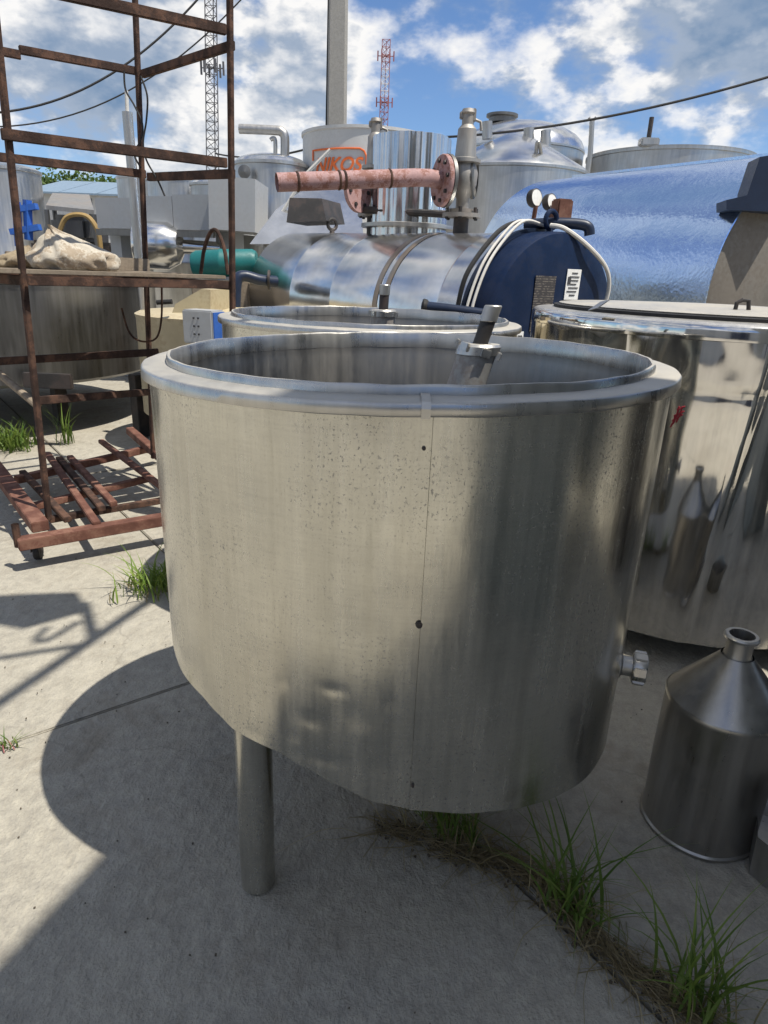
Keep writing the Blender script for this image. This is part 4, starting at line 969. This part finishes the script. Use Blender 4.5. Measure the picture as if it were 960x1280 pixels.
shed(185, 420, 262, 252, 44, 'pale shed with blue-grey roof behind the grey box unit')
shed(560, 980, 268, 255, 48, 'pale shed hidden behind the foil-wrapped tank')
shed(-420, -30, 262, 255, 40, 'pale shed beyond the left edge of the yard')
# low tanks seen between rack and piped tank
for (x_, hp_, y1, y0, Y, lab_) in ((232, 40, 216, 226, 15, 'low domed steel tank behind the grey box unit'), (278, 34, 222, 232, 14, 'squat domed steel tank left of the piped tank'), (185, 30, 215, 224, 16, 'domed steel tank seen through the rack right of the trees')):
    utank('dome_tank', x_, Y, hp_, y1, y0, lab_, dome='round')

# ================================================================== MASTS, POLE, LINES
def lattice(x_px, y0, y1, Y, half, label, mats, nseg, heads=()):
    a = AT(x_px[0], y0, Y); t = AT(x_px[1], y1, Y); base = V(a.x, Y, 0)
    r = thing('lattice_mast', base, label, 'mast', 'radio masts on the skyline'); H_ = t.z
    cor = [V(half * math.cos(rad(90 + 120 * k)), half * math.sin(rad(90 + 120 * k)), 0) for k in range(3)]
    for k in range(3): MB().tube([base + cor[k], base + cor[k] * .8 + V(t.x - a.x, 0, H_)], half * .07, 6).build('leg', mats[0], r)
    step = H_ / nseg
    for m_ in range(2):
        mb = MB()
        for i in range(nseg):
            if (i // 4) % 2 != m_: continue
            o0 = V((t.x - a.x) * i / nseg, 0, step * i); o1 = V((t.x - a.x) * (i + 1) / nseg, 0, step * (i + 1))
            for k in range(3):
                k2 = (k + 1) % 3; f0, f1 = 1 - .2 * i / nseg, 1 - .2 * (i + 1) / nseg
                mb.tube([base + o0 + cor[k] * f0, base + o1 + cor[k2] * f1], half * .042, 4); mb.tube([base + o1 + cor[k] * f1, base + o1 + cor[k2] * f1], half * .042, 4)
        tag(mb.build('bracing', mats[m_], r, 0), kind='stuff')
    for z_ in heads:
        mb = MB(); zz = AT(x_px[0], z_, Y).z; xx = base.x + (t.x - a.x) * zz / H_
        for k in range(6):
            e = V(math.cos(rad(60 * k)), math.sin(rad(60 * k)), 0); c_ = V(xx, Y, zz) + e * half * 1.4
            mb.box(c_, (half * .22, half * .22, half * 1.5)); mb.tube([V(xx, Y, zz), c_], half * .07, 4)
        mb.build('antenna_ring', mats[0], r, 0)
    return r
lattice((261, 264), 190, -30, 70, .72, 'dark lattice mast behind the rack, cut by the top of the picture', ('mast_dark', 'mast_dark'), 34, (85,))
lattice((479, 483), 165, 50, 130, .95, 'slim red and white lattice mast right of the concrete pole', ('mast_red', 'mast_white'), 36, (70, 128))
pl = thing('utility_pole', (AT(420, 165, 15).x, 15, 0), 'grey concrete utility pole rising behind the lettered tank', 'pole')
a = AT(421, 165, 15); b_ = AT(424, -60, 15); w0 = .19
a0_ = a - (b_ - a) * (a.z / (b_.z - a.z)); mb = MB(); sec = [(-1, -.8), (-.8, -1), (.8, -1), (1, -.8), (1, .8), (.8, 1), (-.8, 1), (-1, .8)]
vs = []; 
for i in range(7):
    c_ = lerp(a0_, b_, i / 6); k = w0 * (1.12 - .25 * i / 6)
    for (x_, y_) in sec: vs.append(c_ + V(x_ * k, y_ * k, 0))
fs = [(i * 8 + k, i * 8 + (k + 1) % 8, (i + 1) * 8 + (k + 1) % 8, (i + 1) * 8 + k) for i in range(6) for k in range(8)]
mb.add(vs, fs).build('shaft', 'pole_concrete', pl, 20)
MB().tube([a0_ + V(-.2, -.12, 0), a + V(-.2, -.1, 0), b_ + V(-.17, -.1, 0)], .02, 6).build('cable_run', 'black_rubber', pl)
def line(p0, p1, sag, Y0, Y1, r, label):
    a = AT(*p0, Y0); b_ = AT(*p1, Y1); pts = [lerp(a, b_, t / 24) - V(0, 0, sag * 4 * (t / 24) * (1 - t / 24)) for t in range(25)]
    wire('power_line', pts, r, 'black_rubber', label, 'cable', 'overhead lines')
line((425, 172), (1010, 81), .35, 15, 13, .022, 'black overhead line crossing the sky above the foil-wrapped tank')
line((-30, 142), (262, -18), .55, 14, 16, .022, 'upper black overhead line sagging behind the rack top')
line((-30, 158), (310, -10), .9, 20, 22, .02, 'lower thin overhead line sagging behind the rack top')
line((270, 192), (425, 172), .2, 20, 15, .022, 'short overhead line between the dark mast and the concrete pole')

# ================================================================== TREES
def tree(x_px, Y, top_px, wd, label, seed):
    rnd = random.Random(seed); t = AT(x_px, top_px, Y); base = V(t.x, Y, 0); H_ = t.z
    r = thing('tree', base, label, 'tree', 'distant trees beyond the sheds')
    MB().tube([base, base + V(.1, 0, H_ * .35), base + V(.25, 0, H_ * .7)], [.28, .2, .08], 8).build('trunk', 'bark', r)
    mb = MB(); lobes = [(V(rnd.uniform(-wd, wd) * .6, rnd.uniform(-wd, wd) * .6, H_ * rnd.uniform(.45, .88)), rnd.uniform(.35, .6) * wd) for _ in range(11)] + [(V(0, 0, H_ - wd * .45), wd * .45)]
    for (c_, rr_) in lobes:
        for _ in range(230):
            e = V(rnd.gauss(0, 1), rnd.gauss(0, 1), rnd.gauss(0, 1)).normalized() * rr_ * rnd.uniform(.65, 1.05)
            p = base + c_ + e; s_ = rnd.uniform(.10, .22); u_ = V(rnd.gauss(0, 1), rnd.gauss(0, 1), rnd.gauss(0, 1)).normalized(); v_ = u_.orthogonal().normalized()
            mb.quad(p - u_ * s_, p + v_ * s_ * .6, p + u_ * s_, p - v_ * s_ * .6)
    mb.build('crown', 'tree_leaf', r, 0); return r
for i, (x_, Y, ty_, wd) in enumerate(((72, 58, 224, 3.0), (96, 60, 222, 3.2), (122, 57, 225, 2.8), (146, 59, 221, 3.2), (172, 62, 224, 3.0))):
    tree(x_, Y, ty_, wd, ('leftmost', 'second from left', 'middle', 'fourth from left', 'rightmost')[i] + ' of the five green trees beyond the blue-grey shed', 20 + i)

# ================================================================== GRASS AND WEEDS
def blades(c, n, spread, h0, h1, w_, rnd, droop=.5, axis=None, lean=None):
    mb = MB()
    for _ in range(n):
        o = Vector(c) + (axis * rnd.uniform(-1, 1) if axis else V(0, 0, 0)) + V(rnd.gauss(0, spread), rnd.gauss(0, spread), 0)
        a = rnd.uniform(0, 2 * math.pi); e = V(math.cos(a), math.sin(a), 0)
        if lean: e = (e + lean * rnd.uniform(.3, 1.2)).normalized()
        h = rnd.uniform(h0, h1); d = h * droop * rnd.uniform(.3, 1.4); s_ = V(-e.y, e.x, 0); n_ = 6; L = []; 
        for k in range(n_ + 1):
            t = k / n_; p = o + e * d * t ** 1.8 + V(0, 0, h * (t - .28 * droop * t * t * t)); ww = w_ * (1 - t ** 2.2) * (.55 + .45 * min(1, t * 5)) + .0002
            tw = s_ * math.cos(t * 1.2) + e * math.sin(t * 1.2) * .4
            L.append((p - tw * ww, p + tw * ww))
        vs = [q for pr in L for q in pr]; mb.add(vs, [(2 * k, 2 * k + 1, 2 * k + 3, 2 * k + 2) for k in range(n_)])
    return mb
def clump(c, label, groups, seed, name='grass_clump'):
    rnd = random.Random(seed); r = thing(name, c, label, 'grass', 'grass clumps in the slab joints')
    for (nm, mat, n, sp, h0, h1, w_, dr_, ax, ln) in groups: blades(c, n, sp, h0, h1, w_, rnd, dr_, ax, ln).build(nm, mat, r, 80)
    return r
jd = V(.777, -.629, 0)
clump(G(560, 1040), 'grass growing out from under the foreground vat', [('blades', 'grass', 70, .03, .12, .26, .0035, .5, jd * .10, None), ('dry_blades', 'straw', 60, .035, .08, .2, .002, 1.1, jd * .12, None)], 3)
clump(G(712, 1140), 'tall green grass clump in the slab joint at lower centre right', [('seed_stalks', 'straw', 9, .025, .18, .36, .0016, .6, jd * .06, None), ('blades', 'grass', 44, .028,   .14, .34, .0046, .9, jd * .05, None), ('fresh_blades', 'grass_light', 10, .03, .12, .28, .0045, .8, jd * .05, None), ('dry_blades', 'straw', 60, .03, .06, .16, .002, 1.3, jd * .09, None)], 5)
clump(G(868, 1262), 'tall sunlit grass clump at the lower right corner', [('seed_stalks', 'straw', 9, .025, .18, .36, .0016, .6, jd * .06, None), ('blades', 'grass', 38, .022, .16, .36, .0046, .7, jd * .05, V(.4, .2, 0)), ('fresh_blades', 'grass_light', 9, .03, .2, .40, .004, .4, jd * .04, V(.5, .3, 0)), ('dry_blades', 'straw', 30, .03, .06, .16, .002, 1.2, jd * .06, None)], 8)
clump(G(195, 735), 'bright yellow-green grass tuft at the left side of the foreground vat', [('blades', 'grass_light', 130, .075, .08, .22, .005, .8, None, None), ('dry_blades', 'straw', 40, .08, .05, .14, .003, 1.2, None, None)], 11)
clump(G(8, 935), 'tiny weed in the slab joint at the left edge', [('blades', 'grass', 22, .02, .03, .075, .003, .9, None, None), ('dry_blades', 'mast_red', 8, .02, .02, .05, .002, 1.0, None, None)], 12)
clump(G(18, 560), 'leafy green weed beside the cart at the left edge', [('blades', 'grass', 160, .10, .12, .34, .008, .8, None, None)], 13)
clump(G(82, 555), 'tall thin weed between cart and wide vat', [('blades', 'grass', 22, .05, .2, .45, .010, .5, None, None)], 14)
# dry matted roots along the joint
rnd = random.Random(31); mb = MB()
path = [G(*q) for q in ((480, 1035), (560, 1062), (640, 1085), (690, 1120), (740, 1175), (800, 1225), (880, 1285))]
sp_ = smooth(path, 12)
for _ in range(800):
    i = rnd.randrange(len(sp_) - 1); p = sp_[i] + V(rnd.gauss(0, .018), rnd.gauss(0, .018), .002); d = (sp_[i + 1] - sp_[i]).normalized()
    a = rnd.gauss(0, .55); e = V(d.x * math.cos(a) - d.y * math.sin(a), d.x * math.sin(a) + d.y * math.cos(a), 0) * rnd.choice((-1, 1)); L = rnd.uniform(.03, .14)
    q0 = p; q1 = p + e * L * .5 + V(rnd.gauss(0, .008), rnd.gauss(0, .008), rnd.uniform(.004, .03)); q2 = p + e * L + V(rnd.gauss(0, .012), rnd.gauss(0, .012), .002)
    mb.tube([q0, q1, q2], rnd.uniform(.0006, .0014), 3, caps=False)
for _ in range(46):      # long bent stalks and roots
    i = rnd.randrange(len(sp_) // 2) if rnd.random() < .75 else rnd.randrange(len(sp_)); p = sp_[i] + V(rnd.gauss(0, .02), rnd.gauss(0, .02), .003)
    a = rnd.uniform(0, 6.28); pts = [p]; L = rnd.uniform(.12, .32); n_ = 9; cv_ = rnd.uniform(-.5, .5); hh_ = rnd.uniform(.01, .07)
    for k in range(1, n_ + 1):
        a += cv_ * .35 + rnd.gauss(0, .12); q_ = pts[-1] + V(math.cos(a), math.sin(a), 0) * L / n_; q_.z = .003 + hh_ * math.sin(math.pi * k / n_); pts.append(q_)
    mb.tube(pts, [rnd.uniform(.0012, .002) * (1 - .7 * k / n_) for k in range(n_ + 1)], 4, caps=False)
tag(mb.build('dry_straw', 'straw', loc=tuple(path[0])), 'matted dry grass stems along the slab joint', 'straw', kind='stuff')
sl = MB()
for i in range(len(sp_) - 1):
    pass
rnd = random.Random(5); mb = MB()
for _ in range(220):
    i = rnd.randrange(len(sp_)); p = sp_[i] + V(rnd.gauss(0, .03), rnd.gauss(0, .03), 0); s_ = rnd.uniform(.002, .007)
    mb.box(p + V(0, 0, s_ * .3), (s_ * 1.6, s_ * 1.2, s_), Matrix.Rotation(rnd.uniform(0, 3), 3, 'Z'))
for _ in range(240):
    p = V(rnd.uniform(-2.2, 1.2), rnd.uniform(.95, 3.6), 0); s_ = rnd.uniform(.0012, .0038)
    mb.box(p + V(0, 0, s_ * .3), (s_ * 1.6, s_ * 1.2, s_), Matrix.Rotation(rnd.uniform(0, 3), 3, 'Z'))
tag(mb.build('soil_crumbs', 'soil', loc=(0, 0, 0)), 'crumbs of soil and grit scattered on the concrete', 'grit', kind='stuff')
